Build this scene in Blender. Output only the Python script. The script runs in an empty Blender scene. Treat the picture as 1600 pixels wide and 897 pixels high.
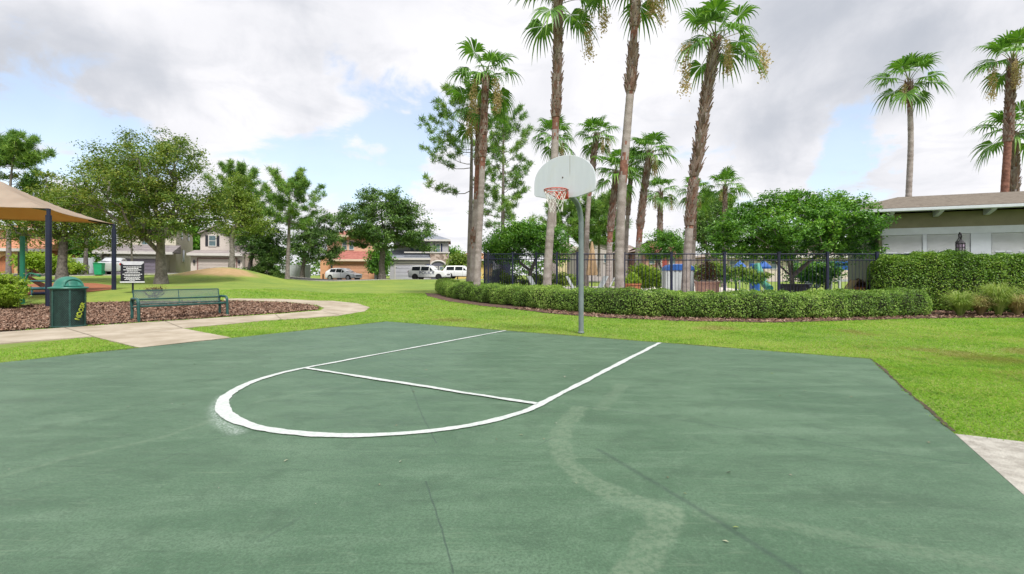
import bpy, bmesh, math, random
import numpy as np
from mathutils import Vector, Matrix

# ---------------------------------------------------------------- camera, sky, sun, exposure
S = bpy.context.scene
COL = S.collection
random.seed(5)
RNG = np.random.default_rng(11)
R = math.radians
F, H, HZ = 735.0, 1.3, 430.0           # focal length in photo pixels, eye height, horizon row

cd = bpy.data.cameras.new("camera")
cam = bpy.data.objects.new("camera", cd)
COL.objects.link(cam)
cam.location = (0, 0, H)
cam.rotation_euler = (R(90), 0, 0)
cd.sensor_width = 36.0
cd.lens = F / 1600 * 36
cd.shift_y = -(448.5 - HZ) / 1600
cd.clip_start = 0.05
cd.clip_end = 3000
S.camera = cam

SUN_EL, SUN_AZ = R(56), R(156)          # azimuth measured clockwise from +Y: behind the camera, a little right
sd = bpy.data.lights.new("sun", "SUN")
sd.energy = 2.9
sd.angle = R(13)
sd.color = (1.0, 0.965, 0.91)
sun = bpy.data.objects.new("sun", sd)
COL.objects.link(sun)
sdir = Vector((math.sin(SUN_AZ) * math.cos(SUN_EL), math.cos(SUN_AZ) * math.cos(SUN_EL), math.sin(SUN_EL)))
sun.rotation_euler = sdir.to_track_quat('Z', 'Y').to_euler()

S.view_settings.view_transform = 'Standard'
S.view_settings.look = 'None'
S.view_settings.exposure = 0.86
S.view_settings.gamma = 1.0


class NT:
    """small helper for node trees"""
    def __init__(s, tree):
        s.t = tree
        s.t.nodes.clear()

    def n(s, kind, inputs=None, **kw):
        nd = s.t.nodes.new(kind)
        for k, v in kw.items():
            setattr(nd, k, v)
        for k, v in (inputs or {}).items():
            s.set(nd.inputs[k], v)
        return nd

    def set(s, sock, v):
        if isinstance(v, bpy.types.NodeSocket):
            s.t.links.new(v, sock)
        elif isinstance(v, bpy.types.Node):
            s.t.links.new(v.outputs[0], sock)
        else:
            if hasattr(sock, "default_value"):
                if isinstance(v, (tuple, list)) and len(v) == 3 and sock.type == 'RGBA':
                    v = (*v, 1)
                sock.default_value = v

    def math(s, op, a, b=0.0, c=0.0, clamp=False):
        nd = s.t.nodes.new('ShaderNodeMath')
        nd.operation = op
        nd.use_clamp = clamp
        s.set(nd.inputs[0], a)
        s.set(nd.inputs[1], b)
        s.set(nd.inputs[2], c)
        return nd.outputs[0]

    def vmath(s, op, a, b=(0, 0, 0), scale=None):
        nd = s.t.nodes.new('ShaderNodeVectorMath')
        nd.operation = op
        s.set(nd.inputs[0], a)
        s.set(nd.inputs[1], b)
        if scale is not None:
            s.set(nd.inputs['Scale'], scale)
        return nd.outputs['Value'] if op in ('DOT_PRODUCT', 'LENGTH', 'DISTANCE') else nd.outputs[0]

    def noise(s, vec, scale, detail=4, rough=.55, dist=0.0):
        nd = s.n('ShaderNodeTexNoise', {'Scale': scale, 'Detail': detail, 'Roughness': rough, 'Distortion': dist})
        if vec is not None:
            s.set(nd.inputs['Vector'], vec)
        return nd.outputs[0]

    def ramp(s, v, a, b, lo=0.0, hi=1.0):
        nd = s.n('ShaderNodeMapRange', {'Value': v, 'From Min': a, 'From Max': b, 'To Min': lo, 'To Max': hi})
        nd.interpolation_type = 'SMOOTHSTEP'
        nd.clamp = True
        return nd.outputs[0]

    def mix(s, fac, a, b):
        nd = s.t.nodes.new('ShaderNodeMix')
        nd.data_type = 'RGBA'
        s.set(nd.inputs[0], fac)
        s.set(nd.inputs[6], a)
        s.set(nd.inputs[7], b)
        return nd.outputs[2]


def px_dir(px, py):
    return Vector(((px - 800) / F, 1.0, (HZ - py) / F)).normalized()


# --- sky: clear Nishita sky seen through gaps in a broken cloud layer
W = bpy.data.worlds.new("World")
S.world = W
W.use_nodes = True
nt = NT(W.node_tree)
sky = nt.n('ShaderNodeTexSky', sky_type='NISHITA', sun_disc=False, sun_elevation=SUN_EL, sun_rotation=SUN_AZ)
tc = nt.n('ShaderNodeTexCoord')
D = tc.outputs['Generated']
sep = nt.n('ShaderNodeSeparateXYZ', {0: D})
zz = nt.math('ADD', nt.math('MAXIMUM', sep.outputs[2], 0.0), 0.16)
plane = nt.n('ShaderNodeCombineXYZ', {0: nt.math('DIVIDE', sep.outputs[0], zz), 1: nt.math('DIVIDE', sep.outputs[1], zz), 2: 3.7})
n_big = nt.noise(plane, 0.95, 7, .55, .3)
n_fine = nt.noise(plane, 2.6, 9, .62, .55)
n_puff = nt.noise(D, 4.2, 8, .55, .35)


def blobs(specs, warp):
    """sum of soft clouds round given directions of the sky"""
    out = None
    dv = nt.vmath('ADD', D, nt.vmath('SCALE', nt.vmath('SUBTRACT', warp, (.5, .5, .5)), scale=.5))
    for px, py, rad, amp in specs:
        d = px_dir(px, py)
        dist = nt.vmath('DISTANCE', dv, tuple(d))
        v = nt.ramp(dist, rad, rad * .12, 0.0, amp)
        out = v if out is None else nt.math('ADD', out, v)
    return out


warp = nt.n('ShaderNodeTexNoise', {'Vector': D, 'Scale': 4.5, 'Detail': 6, 'Roughness': .55}).outputs['Color']
clear = blobs([(40, 195, .20, .34), (560, 205, .22, .24), (630, 255, .16, .18), (1280, 292, .26, .30), (1470, 250, .22, .42), (330, 130, .16, .16), (120, 40, .16, .14), (1050, 200, .2, .1),
               (190, 70, .12, .16), (440, 270, .18, .10), (1320, 330, .14, .12), (60, 200, .2, .12)], warp)
grey = blobs([(1360, 20, .26, .75), (1200, 110, .22, .45), (1540, 40, .22, .5), (50, 140, .22, .55), (410, 105, .20, .62), (190, 110, .26, .3)], warp)
puff = blobs([(1240, 262, .13, .25), (1450, 285, .2, .3), (1560, 265, .16, .3)], warp)
cov = nt.math('SUBTRACT', nt.math('ADD', nt.math('MULTIPLY', n_big, .30), nt.math('MULTIPLY', n_fine, .70)), clear)
cov = nt.math('ADD', cov, puff)
cov = nt.math('ADD', cov, nt.math('MULTIPLY', grey, .3))
alpha = nt.ramp(cov, 0.23, 0.40, 0.20, 1.0)
shade = nt.math('ADD', nt.ramp(n_big, .50, .74, 0, .12), nt.math('ADD', nt.ramp(n_puff, .44, .70, 0, .18), nt.ramp(n_fine, .48, .72, 0, .20)))
shade = nt.math('ADD', shade, nt.math('MULTIPLY', grey, nt.ramp(n_puff, .30, .66, .2, 1.3)))
shade = nt.math('DIVIDE', nt.math('MULTIPLY', shade, 1.25), nt.math('ADD', nt.math('MULTIPLY', shade, .9), .75))
ccol = nt.mix(shade, (.575, .57, .588, 1), (.285, .305, .345, 1))
skyc = nt.vmath('SCALE', sky.outputs[0], scale=.135)
skyc = nt.mix(.28, skyc, (.52, .56, .62, 1))
final = nt.mix(alpha, skyc, ccol)
bg = nt.n('ShaderNodeBackground', {'Color': final, 'Strength': 1.0})
nt.n('ShaderNodeOutputWorld', {0: bg.outputs[0]})


# ---------------------------------------------------------------- terrain
def sstep(a, b, x):
    t = np.clip((x - a) / (b - a), 0, 1)
    return t * t * (3 - 2 * t)


LP = ([0, 15, 17, 19, 21, 25, 30, 36, 42, 50, 70, 200], [0, 0, .20, .45, .62, .72, .80, 1.1, 1.36, 1.45, 1.6, 1.6])
CP = ([0, 15, 19, 23, 49, 53.2, 57, 66, 80, 200], [0, 0, .08, .18, 00.60, .84, .62, .68, .9, 1.0])
RP = ([0, 14.6, 16.5, 19, 25, 40, 60, 80, 200], [0, 0, .08, .17, .20, .3, .5, .8, 1.0])


def terrain(x, y):
    x = np.asarray(x, float)
    y = np.asarray(y, float)
    u = x / np.maximum(y, 6.0)
    def prof(P):
        return (np.interp(y, *P) + np.interp(y - .7, *P) + np.interp(y + .7, *P)) / 3
    l, c, r = prof(LP), prof(CP), prof(RP)
    a = sstep(-.62, -.36, u)
    z = l * (1 - a) + c * a
    b = sstep(-.12, .1, u)
    z = z * (1 - b) + r * b
    z = z + 0.80 * np.exp(-(((x + 22.3) / 3.6) ** 2 + ((y - 36.5) / 3.2) ** 2))
    return z


def tz(x, y):
    return float(terrain(x, y))


def G(px, py):
    """point of the ground seen at a photo pixel"""
    d = np.linspace(1.5, 130, 26000)
    x = (px - 800) / F * d
    ray = H + (HZ - py) / F * d
    hit = np.nonzero(ray <= terrain(x, d))[0]
    i = hit[0] if len(hit) else len(d) - 1
    return Vector((x[i], d[i], float(terrain(x[i], d[i]))))


def GD(px, d):
    x = (px - 800) / F * d
    return Vector((x, d, tz(x, d)))


def P(px, py, d):
    return Vector(((px - 800) / F * d, d, H + (HZ - py) / F * d))


# ---------------------------------------------------------------- object helpers
def tag(o, label=None, cat=None, group=None, kind=None):
    if label: o['label'] = label
    if cat: o['category'] = cat
    if group: o['group'] = group
    if kind: o['kind'] = kind
    return o


def thing(name, label, cat, loc=(0, 0, 0), rz=0.0, group=None):
    o = bpy.data.objects.new(name, None)
    o.empty_display_size = .2
    COL.objects.link(o)
    o.location = loc
    o.rotation_euler = (0, 0, rz)
    return tag(o, label, cat, group)


def link(name, me, parent=None):
    o = bpy.data.objects.new(name, me)
    COL.objects.link(o)
    if parent is not None:
        o.parent = parent
    return o


def kids(o):
    return list(o.children)


def copy_tree(o, parent=None):
    c = o.copy()
    COL.objects.link(c)
    c.parent = parent
    for ch in kids(o):
        copy_tree(ch, c)
    return c


def np_mesh(name, verts, faces, mats, midx=None, smooth=False):
    me = bpy.data.meshes.new(name)
    faces = np.asarray(faces, dtype=np.int32)
    n, k = faces.shape
    me.vertices.add(len(verts))
    me.vertices.foreach_set("co", np.asarray(verts, dtype=np.float32).ravel())
    me.loops.add(n * k)
    me.loops.foreach_set("vertex_index", faces.ravel())
    me.polygons.add(n)
    me.polygons.foreach_set("loop_start", np.arange(0, n * k, k, dtype=np.int32))
    for m in (mats if isinstance(mats, (list, tuple)) else [mats]):
        me.materials.append(m)
    if midx is not None:
        me.polygons.foreach_set("material_index", np.asarray(midx, dtype=np.int32))
    me.polygons.foreach_set("use_smooth", np.full(n, smooth, dtype=bool))
    me.update(calc_edges=True)
    return me


class MB:
    """collects primitives into one mesh"""
    def __init__(s):
        s.v, s.f, s.m = [], [], []

    def add(s, verts, faces, mi=0):
        o = len(s.v)
        s.v.extend([tuple(p) for p in verts])
        s.f.extend([tuple(i + o for i in f) for f in faces])
        s.m.extend([mi] * len(faces))
        return s

    def box(s, c, size, mi=0, rot=None):
        x, y, z = (q / 2 for q in size)
        vs = [Vector((a * x, b * y, d * z)) for a in (-1, 1) for b in (-1, 1) for d in (-1, 1)]
        if rot is not None:
            vs = [rot @ v for v in vs]
        vs = [v + Vector(c) for v in vs]
        return s.add(vs, [(0, 1, 3, 2), (4, 6, 7, 5), (0, 4, 5, 1), (2, 3, 7, 6), (0, 2, 6, 4), (1, 5, 7, 3)], mi)

    def bx(s, x0, x1, y0, y1, z0, z1, mi=0):
        return s.box(((x0 + x1) / 2, (y0 + y1) / 2, (z0 + z1) / 2), (abs(x1 - x0), abs(y1 - y0), abs(z1 - z0)), mi)

    def tube(s, pts, r, n=8, mi=0, cap=True, closed=False):
        pts = [Vector(p) for p in pts]
        k = len(pts)
        if not hasattr(r, '__len__'):
            r = [r] * k
        rings = []
        t0 = (pts[1] - pts[0]).normalized()
        up = Vector((0, 0, 1)) if abs(t0.z) < .9 else Vector((1, 0, 0))
        a = t0.cross(up).normalized()
        for i in range(k):
            if closed:
                t = (pts[(i + 1) % k] - pts[i - 1]).normalized()
            else:
                t = (pts[min(i + 1, k - 1)] - pts[max(i - 1, 0)])
                t = t.normalized() if t.length > 1e-9 else t0
            a = (a - t * a.dot(t))
            a = a.normalized() if a.length > 1e-6 else t.orthogonal().normalized()
            b = t.cross(a)
            rings.append([pts[i] + (a * math.cos(2 * math.pi * j / n) + b * math.sin(2 * math.pi * j / n)) * r[i] for j in range(n)])
        vs = [p for rg in rings for p in rg]
        fs = []
        for i in range(k if closed else k - 1):
            i2 = (i + 1) % k
            for j in range(n):
                j2 = (j + 1) % n
                fs.append((i * n + j, i * n + j2, i2 * n + j2, i2 * n + j))
        if cap and not closed:
            fs.append(tuple(range(n - 1, -1, -1)))
            fs.append(tuple((k - 1) * n + j for j in range(n)))
        return s.add(vs, fs, mi)

    def lathe(s, prof, n=24, c=(0, 0, 0), mi=0, axis='z'):
        vs, fs = [], []
        for r, z in prof:
            for j in range(n):
                a = 2 * math.pi * j / n
                p = (r * math.cos(a), r * math.sin(a), z)
                if axis == 'y':
                    p = (p[0], p[2], p[1])
                vs.append((p[0] + c[0], p[1] + c[1], p[2] + c[2]))
        for i in range(len(prof) - 1):
            for j in range(n):
                j2 = (j + 1) % n
                fs.append((i * n + j, i * n + j2, (i + 1) * n + j2, (i + 1) * n + j))
        if prof[0][0] > 1e-4:
            fs.append(tuple(range(n - 1, -1, -1)))
        if prof[-1][0] > 1e-4:
            fs.append(tuple((len(prof) - 1) * n + j for j in range(n)))
        return s.add(vs, fs, mi)

    def prism(s, poly, y0, y1, mi=0):
        """polygon in the x-z plane, extruded along y"""
        k = len(poly)
        vs = [(p[0], y0, p[1]) for p in poly] + [(p[0], y1, p[1]) for p in poly]
        fs = [tuple(range(k)), tuple(range(2 * k - 1, k - 1, -1))]
        fs += [(i, k + i, k + (i + 1) % k, (i + 1) % k) for i in range(k)]
        return s.add(vs, fs, mi)

    def build(s, name, mats, parent=None, smooth=False, bevel=0.0, angle=40):
        me = bpy.data.meshes.new(name)
        me.from_pydata(s.v, [], s.f)
        for m in (mats if isinstance(mats, (list, tuple)) else [mats]):
            me.materials.append(m)
        me.polygons.foreach_set("material_index", s.m)
        bm = bmesh.new()
        bm.from_mesh(me)
        bmesh.ops.recalc_face_normals(bm, faces=bm.faces)
        bm.to_mesh(me)
        bm.free()
        o = link(name, me, parent)
        if smooth:
            me.polygons.foreach_set("use_smooth", [True] * len(me.polygons))
            me.set_sharp_from_angle(angle=R(angle))
        if bevel:
            b = o.modifiers.new("bevel", 'BEVEL')
            b.width = bevel
            b.segments = 2
            b.limit_method = 'ANGLE'
        return o


# ---------------------------------------------------------------- materials
MATS = {}


def mat(name, col, rough=.6, var=.14, scale=3.0, bump=0.0, bscale=40.0, metal=0.0, col2=None, spec=.4, coord='Object', detail=5):
    if name in MATS:
        return MATS[name]
    m = bpy.data.materials.new(name)
    m.use_nodes = True
    t = NT(m.node_tree)
    co = t.n('ShaderNodeTexCoord').outputs[coord]
    n1 = t.noise(co, scale, detail, .6)
    f = t.ramp(n1, .3, .7)
    if col2 is None:
        lo = tuple(c * (1 - var) for c in col)
        hi = tuple(min(1, c * (1 + var)) for c in col)
    else:
        lo, hi = col, col2
    c = t.mix(f, (*lo, 1), (*hi, 1))
    b = t.n('ShaderNodeBsdfPrincipled', {'Base Color': c, 'Roughness': rough, 'Metallic': metal, 'Specular IOR Level': spec})
    if bump:
        n2 = t.noise(co, bscale, 4, .6)
        bp = t.n('ShaderNodeBump', {'Height': n2, 'Strength': bump, 'Distance': .02})
        t.set(b.inputs['Normal'], bp.outputs[0])
    t.n('ShaderNodeOutputMaterial', {0: b.outputs[0]})
    MATS[name] = m
    return m


def leaf_mat(name, cols, trans=.35, rough=.5, spec=.3):
    """leaf colour varies from leaf to leaf and in larger patches of growth"""
    m = bpy.data.materials.new(name)
    m.use_nodes = True
    t = NT(m.node_tree)
    geo = t.n('ShaderNodeNewGeometry')
    co = t.n('ShaderNodeTexCoord').outputs['Object']
    big = t.noise(co, .55, 3, .5)
    v = t.math('ADD', t.math('MULTIPLY', geo.outputs['Random Per Island'], .62), t.math('MULTIPLY', t.ramp(big, .3, .7), .38))
    rp = t.n('ShaderNodeValToRGB', {0: v})
    els = rp.color_ramp.elements
    while len(els) < len(cols):
        els.new(.5)
    for i, c in enumerate(cols):
        els[i].position = i / (len(cols) - 1)
        els[i].color = (*c, 1)
    b = t.n('ShaderNodeBsdfPrincipled', {'Base Color': rp.outputs[0], 'Roughness': rough, 'Specular IOR Level': spec})
    tr = t.n('ShaderNodeBsdfTranslucent', {'Color': t.vmath('MULTIPLY', rp.outputs[0], (1.1, 1.25, .55))})
    mx = t.n('ShaderNodeMixShader', {0: trans, 1: b.outputs[0], 2: tr.outputs[0]})
    t.n('ShaderNodeOutputMaterial', {0: mx.outputs[0]})
    MATS[name] = m
    return m


def seg_mask(t, p, pts, width, soft):
    """1 on a polyline of the given half width, fading over soft"""
    best = None
    for a, b in zip(pts[:-1], pts[1:]):
        a = Vector((a[0], a[1], 0)); b = Vector((b[0], b[1], 0))
        ba = b - a
        pa = t.vmath('SUBTRACT', p, tuple(a))
        h = t.math('DIVIDE', t.vmath('DOT_PRODUCT', pa, tuple(ba)), ba.length_squared, clamp=True)
        d = t.vmath('LENGTH', t.vmath('SUBTRACT', pa, t.vmath('SCALE', tuple(ba), scale=h)))
        best = d if best is None else t.math('MINIMUM', best, d)
    return t.ramp(best, width + soft, max(width - soft, 0.0))


# ================================================================ THE SETTING
def structure(o):
    o['kind'] = 'structure'
    return o


def leaf_quads_flat(C, size):
    n = len(C)
    a = RNG.uniform(0, 6.283, n); L = size * RNG.uniform(.3, 1.2, n) ** 1.5; w = L * RNG.uniform(.2, .6, n)
    t_ = np.stack([np.cos(a), np.sin(a), RNG.normal(0, .08, n)], -1); s_ = np.stack([-np.sin(a), np.cos(a), RNG.normal(0, .15, n)], -1)
    h = np.array([0, 0, .004])
    return np.stack([C - t_ * L[:, None], C + s_ * w[:, None] + h, C + t_ * L[:, None], C - s_ * w[:, None] + h], 1).reshape(-1, 3)


# lawn material: mown grass with dry patches
m = bpy.data.materials.new("lawn"); m.use_nodes = True
t = NT(m.node_tree)
co = t.n('ShaderNodeTexCoord').outputs['Object']
n1 = t.noise(co, .35, 5, .6)
n2 = t.noise(co, 2.6, 5, .65)
n3 = t.noise(co, 38, 4, .7)
n4 = t.noise(co, 1.05, 4, .6, .6)
n3b = t.noise(co, 9, 4, .7)
c = t.mix(t.ramp(n1, .35, .65), (0.164, 0.242, 0.051, 1), (0.236, 0.297, 0.058, 1))
c = t.mix(t.math('MULTIPLY', t.ramp(n2, .5, .75), .5), c, (0.110, 0.203, 0.035, 1))
c = t.mix(t.math('MULTIPLY', t.ramp(n3b, .52, .75), .35), c, (0.285, 0.297, 0.094, 1))
c = t.mix(t.math('MULTIPLY', t.ramp(n3, .45, .75), .55), c, (0.082, 0.148, 0.026, 1))
c = t.mix(t.math('MULTIPLY', t.ramp(n4, .52, .74), .25), c, (0.244, 0.230, 0.058, 1))
c = t.mix(t.math('MULTIPLY', t.ramp(n4, .46, .28), .5), c, (0.088, 0.189, 0.022, 1))
dry = None
pw = t.vmath('ADD', co, t.vmath('SCALE', t.vmath('SUBTRACT', t.n('ShaderNodeTexNoise', {'Vector': co, 'Scale': 1.1, 'Detail': 4.0}).outputs['Color'], (.5, .5, .5)), scale=1.8))
pw = t.vmath('MULTIPLY', pw, (1, 1, 0))
DRY = [(1430, 545, .55), (1490, 553, .7), (1560, 562, .7), (1340, 520, .5), (1600, 548, .6), (1120, 512, .6), (700, 500, .8), (250, 450, 1.2), (300, 447, 1.2)]
for px, py, rad in DRY:
    g = G(px, py)
    v = t.ramp(t.vmath('DISTANCE', pw, (g.x, g.y, 0)), rad, rad * .2, 0, .75)
    dry = v if dry is None else t.math('MAXIMUM', dry, v)
MOUND = Vector((-22.0, 34.9, 0))
v = t.ramp(t.vmath('LENGTH', t.vmath('MULTIPLY', t.vmath('SUBTRACT', pw, tuple(MOUND)), (.30, .62, 0))), 1.1, .6, 0, 1)
c = t.mix(t.math('MULTIPLY', dry, .62), c, (.24, .19, .075, 1))
c = t.mix(v, c, t.mix(t.ramp(n2, .3, .7), (.40, .27, .15, 1), (.33, .235, .115, 1)))
b = t.n('ShaderNodeBsdfPrincipled', {'Base Color': c, 'Roughness': .85, 'Specular IOR Level': .15})
bp = t.n('ShaderNodeBump', {'Height': t.math('ADD', n3, t.math('MULTIPLY', n3b, 1.4)), 'Strength': .9, 'Distance': .035})
t.set(b.inputs['Normal'], bp.outputs[0])
t.n('ShaderNodeOutputMaterial', {0: b.outputs[0]})
MATS['lawn'] = m


def axis(lo, hi, core0, core1, step):
    a = [lo]
    pts = list(np.arange(core0, core1 + 1e-6, step))
    left, w = [], step
    p = core0
    while p > lo:
        w *= 1.35
        p -= w
        left.append(max(p, lo))
    right, w = [], step
    p = core1
    while p < hi:
        w *= 1.35
        p += w
        right.append(min(p, hi))
    return np.array(left[::-1] + pts + right)


gx = axis(-900, 900, -46, 34, .5)
gy = axis(-300, 1600, 0, 70, .5)
X, Y = np.meshgrid(gx, gy)
Z = terrain(X, Y) - .006
nx, ny = len(gx), len(gy)
idx = np.arange(nx * ny).reshape(ny, nx)
faces = np.stack([idx[:-1, :-1], idx[:-1, 1:], idx[1:, 1:], idx[1:, :-1]], -1).reshape(-1, 4)
lawn = structure(link("lawn", np_mesh("lawn", np.stack([X, Y, Z], -1).reshape(-1, 3), faces, MATS['lawn'], smooth=True)))


def drape(name, poly, mats, off=.016, step=.5, thick=0.0):
    """a sheet that follows the ground inside a polygon"""
    bm = bmesh.new()
    f = bm.faces.new([bm.verts.new((p[0], p[1], 0)) for p in poly])
    bmesh.ops.triangulate(bm, faces=[f])
    xs = [p[0] for p in poly]; ys = [p[1] for p in poly]
    for ax, lo, hi in ((0, min(xs), max(xs)), (1, min(ys), max(ys))):
        q = math.ceil(lo / step) * step
        while q < hi:
            no = (1, 0, 0) if ax == 0 else (0, 1, 0)
            bmesh.ops.bisect_plane(bm, geom=bm.verts[:] + bm.edges[:] + bm.faces[:], dist=1e-5, plane_co=(q, q, 0), plane_no=no)
            q += step
    for v in bm.verts:
        v.co.z = tz(v.co.x, v.co.y) + off
    bmesh.ops.recalc_face_normals(bm, faces=bm.faces)
    if sum(f.normal.z for f in bm.faces) < 0:
        bmesh.ops.reverse_faces(bm, faces=bm.faces)
    if thick:
        ext = bmesh.ops.extrude_edge_only(bm, edges=[e for e in bm.edges if e.is_boundary])
        for v in [g for g in ext['geom'] if isinstance(g, bmesh.types.BMVert)]:
            v.co.z -= thick
    me = bpy.data.meshes.new(name)
    bm.to_mesh(me); bm.free()
    for mm in (mats if isinstance(mats, (list, tuple)) else [mats]):
        me.materials.append(mm)
    return structure(link(name, me))


def gp(*pts):
    return [tuple(G(*p)) for p in pts]


# --- the court: worn green acrylic paint on asphalt
m = bpy.data.materials.new("court_paint"); m.use_nodes = True
t = NT(m.node_tree)
co = t.n('ShaderNodeTexCoord').outputs['Object']
flat = t.vmath('MULTIPLY', co, (1, 1, 0))
wob = t.vmath('SCALE', t.vmath('SUBTRACT', t.n('ShaderNodeTexNoise', {'Vector': co, 'Scale': 5.0, 'Detail': 5.0, 'Roughness': .65}).outputs['Color'], (.5, .5, .5)), scale=.16)
wob2 = t.vmath('SCALE', t.vmath('SUBTRACT', t.n('ShaderNodeTexNoise', {'Vector': co, 'Scale': 9.0, 'Detail': 3.0}).outputs['Color'], (.5, .5, .5)), scale=.02)
pw = t.vmath('MULTIPLY', t.vmath('ADD', flat, wob), (1, 1, 0))
pc = t.vmath('MULTIPLY', t.vmath('ADD', flat, wob2), (1, 1, 0))
rotm = t.n('ShaderNodeMapping', {'Vector': co, 'Rotation': (0, 0, R(31)), 'Scale': (.55, 2.4, 1)})
streak = t.noise(rotm, 1.5, 6, .62, .5)
big = t.noise(co, .75, 5, .58, .4)
mid = t.noise(co, 3.4, 5, .62)
fine = t.noise(co, 70, 4, .75)
grain = t.noise(co, 420, 2, .6)
c = t.mix(t.ramp(big, .3, .70), (0.050, 0.109, 0.059, 1), (0.081, 0.149, 0.088, 1))
c = t.mix(t.math('MULTIPLY', t.ramp(streak, .48, .72), .75), c, (0.111, 0.181, 0.118, 1))
c = t.mix(t.math('MULTIPLY', t.ramp(streak, .50, .28), .75), c, (0.041, 0.086, 0.048, 1))
c = t.mix(t.math('MULTIPLY', t.ramp(mid, .48, .72), .65), c, (0.039, 0.082, 0.046, 1))
c = t.mix(t.math('MULTIPLY', t.ramp(t.noise(co, 11, 5, .7), .50, .70), .40), c, (0.106, 0.173, 0.111, 1))
c = t.mix(t.math('MULTIPLY', t.ramp(fine, .44, .62), .60), c, (0.035, 0.069, 0.040, 1))
c = t.mix(t.math('MULTIPLY', t.ramp(fine, .44, .30), .45), c, (0.125, 0.189, 0.129, 1))
c = t.mix(t.math('MULTIPLY', t.ramp(grain, .54, .72), .35), c, (0.120, 0.179, 0.123, 1))
scr = t.noise(t.n('ShaderNodeMapping', {'Vector': co, 'Rotation': (0, 0, R(-12)), 'Scale': (2.0, 26, 1)}), 1.6, 4, .65, .6)
scr2 = t.noise(t.n('ShaderNodeMapping', {'Vector': co, 'Rotation': (0, 0, R(63)), 'Scale': (1.6, 30, 1)}), 1.3, 4, .65, .5)
blot = t.noise(co, 1.7, 3, .5)
c = t.mix(t.math('MULTIPLY', t.math('MULTIPLY', t.ramp(scr, .58, .64), t.ramp(blot, .46, .58)), .28), c, (0.141, 0.200, 0.129, 1))
c = t.mix(t.math('MULTIPLY', t.math('MULTIPLY', t.ramp(scr2, .58, .66), t.ramp(blot, .56, .44)), .4), c, (0.028, 0.053, 0.032, 1))
rub = t.noise(co, 26, 5, .7)
g2 = lambda L: [G(*p).xy for p in L]
# pale scuffs left by an older, scraped-off line
PALE = [([(972, 604), (955, 622), (940, 640)], .075, .55), ([(905, 640), (884, 665), (874, 692), (882, 722), (915, 752), (975, 783), (1045, 803)], .085, .85),
        ([(1045, 803), (1028, 840), (1008, 872), (985, 905)], .085, .9), ([(1100, 808), (1250, 828), (1420, 862), (1640, 898)], .06, .5),
        ([(335, 657), (250, 688), (130, 712), (0, 748)], .03, .6), ([(600, 592), (400, 630)], .03, .4), ([(600, 540), (450, 562)], .03, .35)]
for L, w, amp in PALE:
    k = seg_mask(t, pw, g2(L), w, .022)
    k = t.math('MULTIPLY', t.math('MULTIPLY', k, amp), t.ramp(rub, .40, .60, .18, .80))
    c = t.mix(k, c, (.125, .180, .118, 1))
# dark hairline cracks and seams
DARK = [([(935, 705), (1085, 795), (1250, 900)], .010, .024, .5), ([(640, 600), (660, 652), (682, 695)], .003, .006, .7), ([(665, 755), (690, 830), (708, 900)], .002, .006, .75),
        ([(870, 630), (1080, 661), (1350, 705), (1520, 729)], .003, .006, .7), ([(0, 778), (130, 750), (250, 722), (360, 680)], .003, .005, .45), ([(590, 563), (750, 612)], .004, .008, .45),
        ([(1130, 643), (1160, 620)], .003, .006, .5), ([(835, 700), (868, 685)], .003, .005, .6), ([(1230, 660), (1360, 690)], .003, .006, .4),
        ([(405, 850), (470, 812)], .008, .012, .3)]
for L, w, s, amp in DARK:
    k = seg_mask(t, pc, g2(L), w, s)
    c = t.mix(t.math('MULTIPLY', t.math('MULTIPLY', k, amp), t.ramp(rub, .25, .5, .4, 1)), c, (.026, .048, .038, 1))
# over-spray of white line paint outside the curve, paint specks
oc = g2([(352, 620), (338, 640), (343, 660), (370, 678)])
k = t.math('MULTIPLY', seg_mask(t, pc, oc, .0, .115), t.ramp(t.noise(co, 60, 4, .8), .4, .7, .0, .6))
c = t.mix(k, c, (.60, .66, .64, 1))
vor = t.n('ShaderNodeTexVoronoi', {'Vector': co, 'Scale': 3.1})
spk = t.math('MULTIPLY', t.ramp(vor.outputs[0], .026, .012), t.ramp(mid, .55, .62))
c = t.mix(t.math('MULTIPLY', spk, .8), c, (.48, .55, .48, 1))
b = t.n('ShaderNodeBsdfPrincipled', {'Base Color': c, 'Roughness': t.ramp(streak, .3, .7, .44, .58), 'Specular IOR Level': .42})
bp = t.n('ShaderNodeBump', {'Height': t.math('ADD', t.math('MULTIPLY', fine, .7), t.math('ADD', grain, t.math('MULTIPLY', mid, 2.0))), 'Strength': .4, 'Distance': .005})
t.set(b.inputs['Normal'], bp.outputs[0])
t.n('ShaderNodeOutputMaterial', {0: b.outputs[0]})
MATS['court_paint'] = m

cBL, cBR = G(605, 503), G(1360, 562)
cL, cR = G(0, 568), G(1600, 778)
dl = (cL - cBL).normalized(); dr = (cR - cBR).normalized()
COURT = [cBL, cBR, cBR + dr * 13.5, cBL + dl * 16.5]
court = drape("court", [tuple(p) for p in COURT], MATS['court_paint'], off=.012, step=40, thick=.12)

white_paint = mat('line_paint', (.38, .43, .41), .7, .06, 30, .4, 160, col2=(.52, .535, .53), detail=8)
m = white_paint.node_tree
TL = 0.020
ft0, ft1 = G(475, 577), G(843, 635)
l0, r0 = G(791, 517.5), G(1031, 537)
l0 = l0 + (ft0 - l0).normalized() * .03


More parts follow.
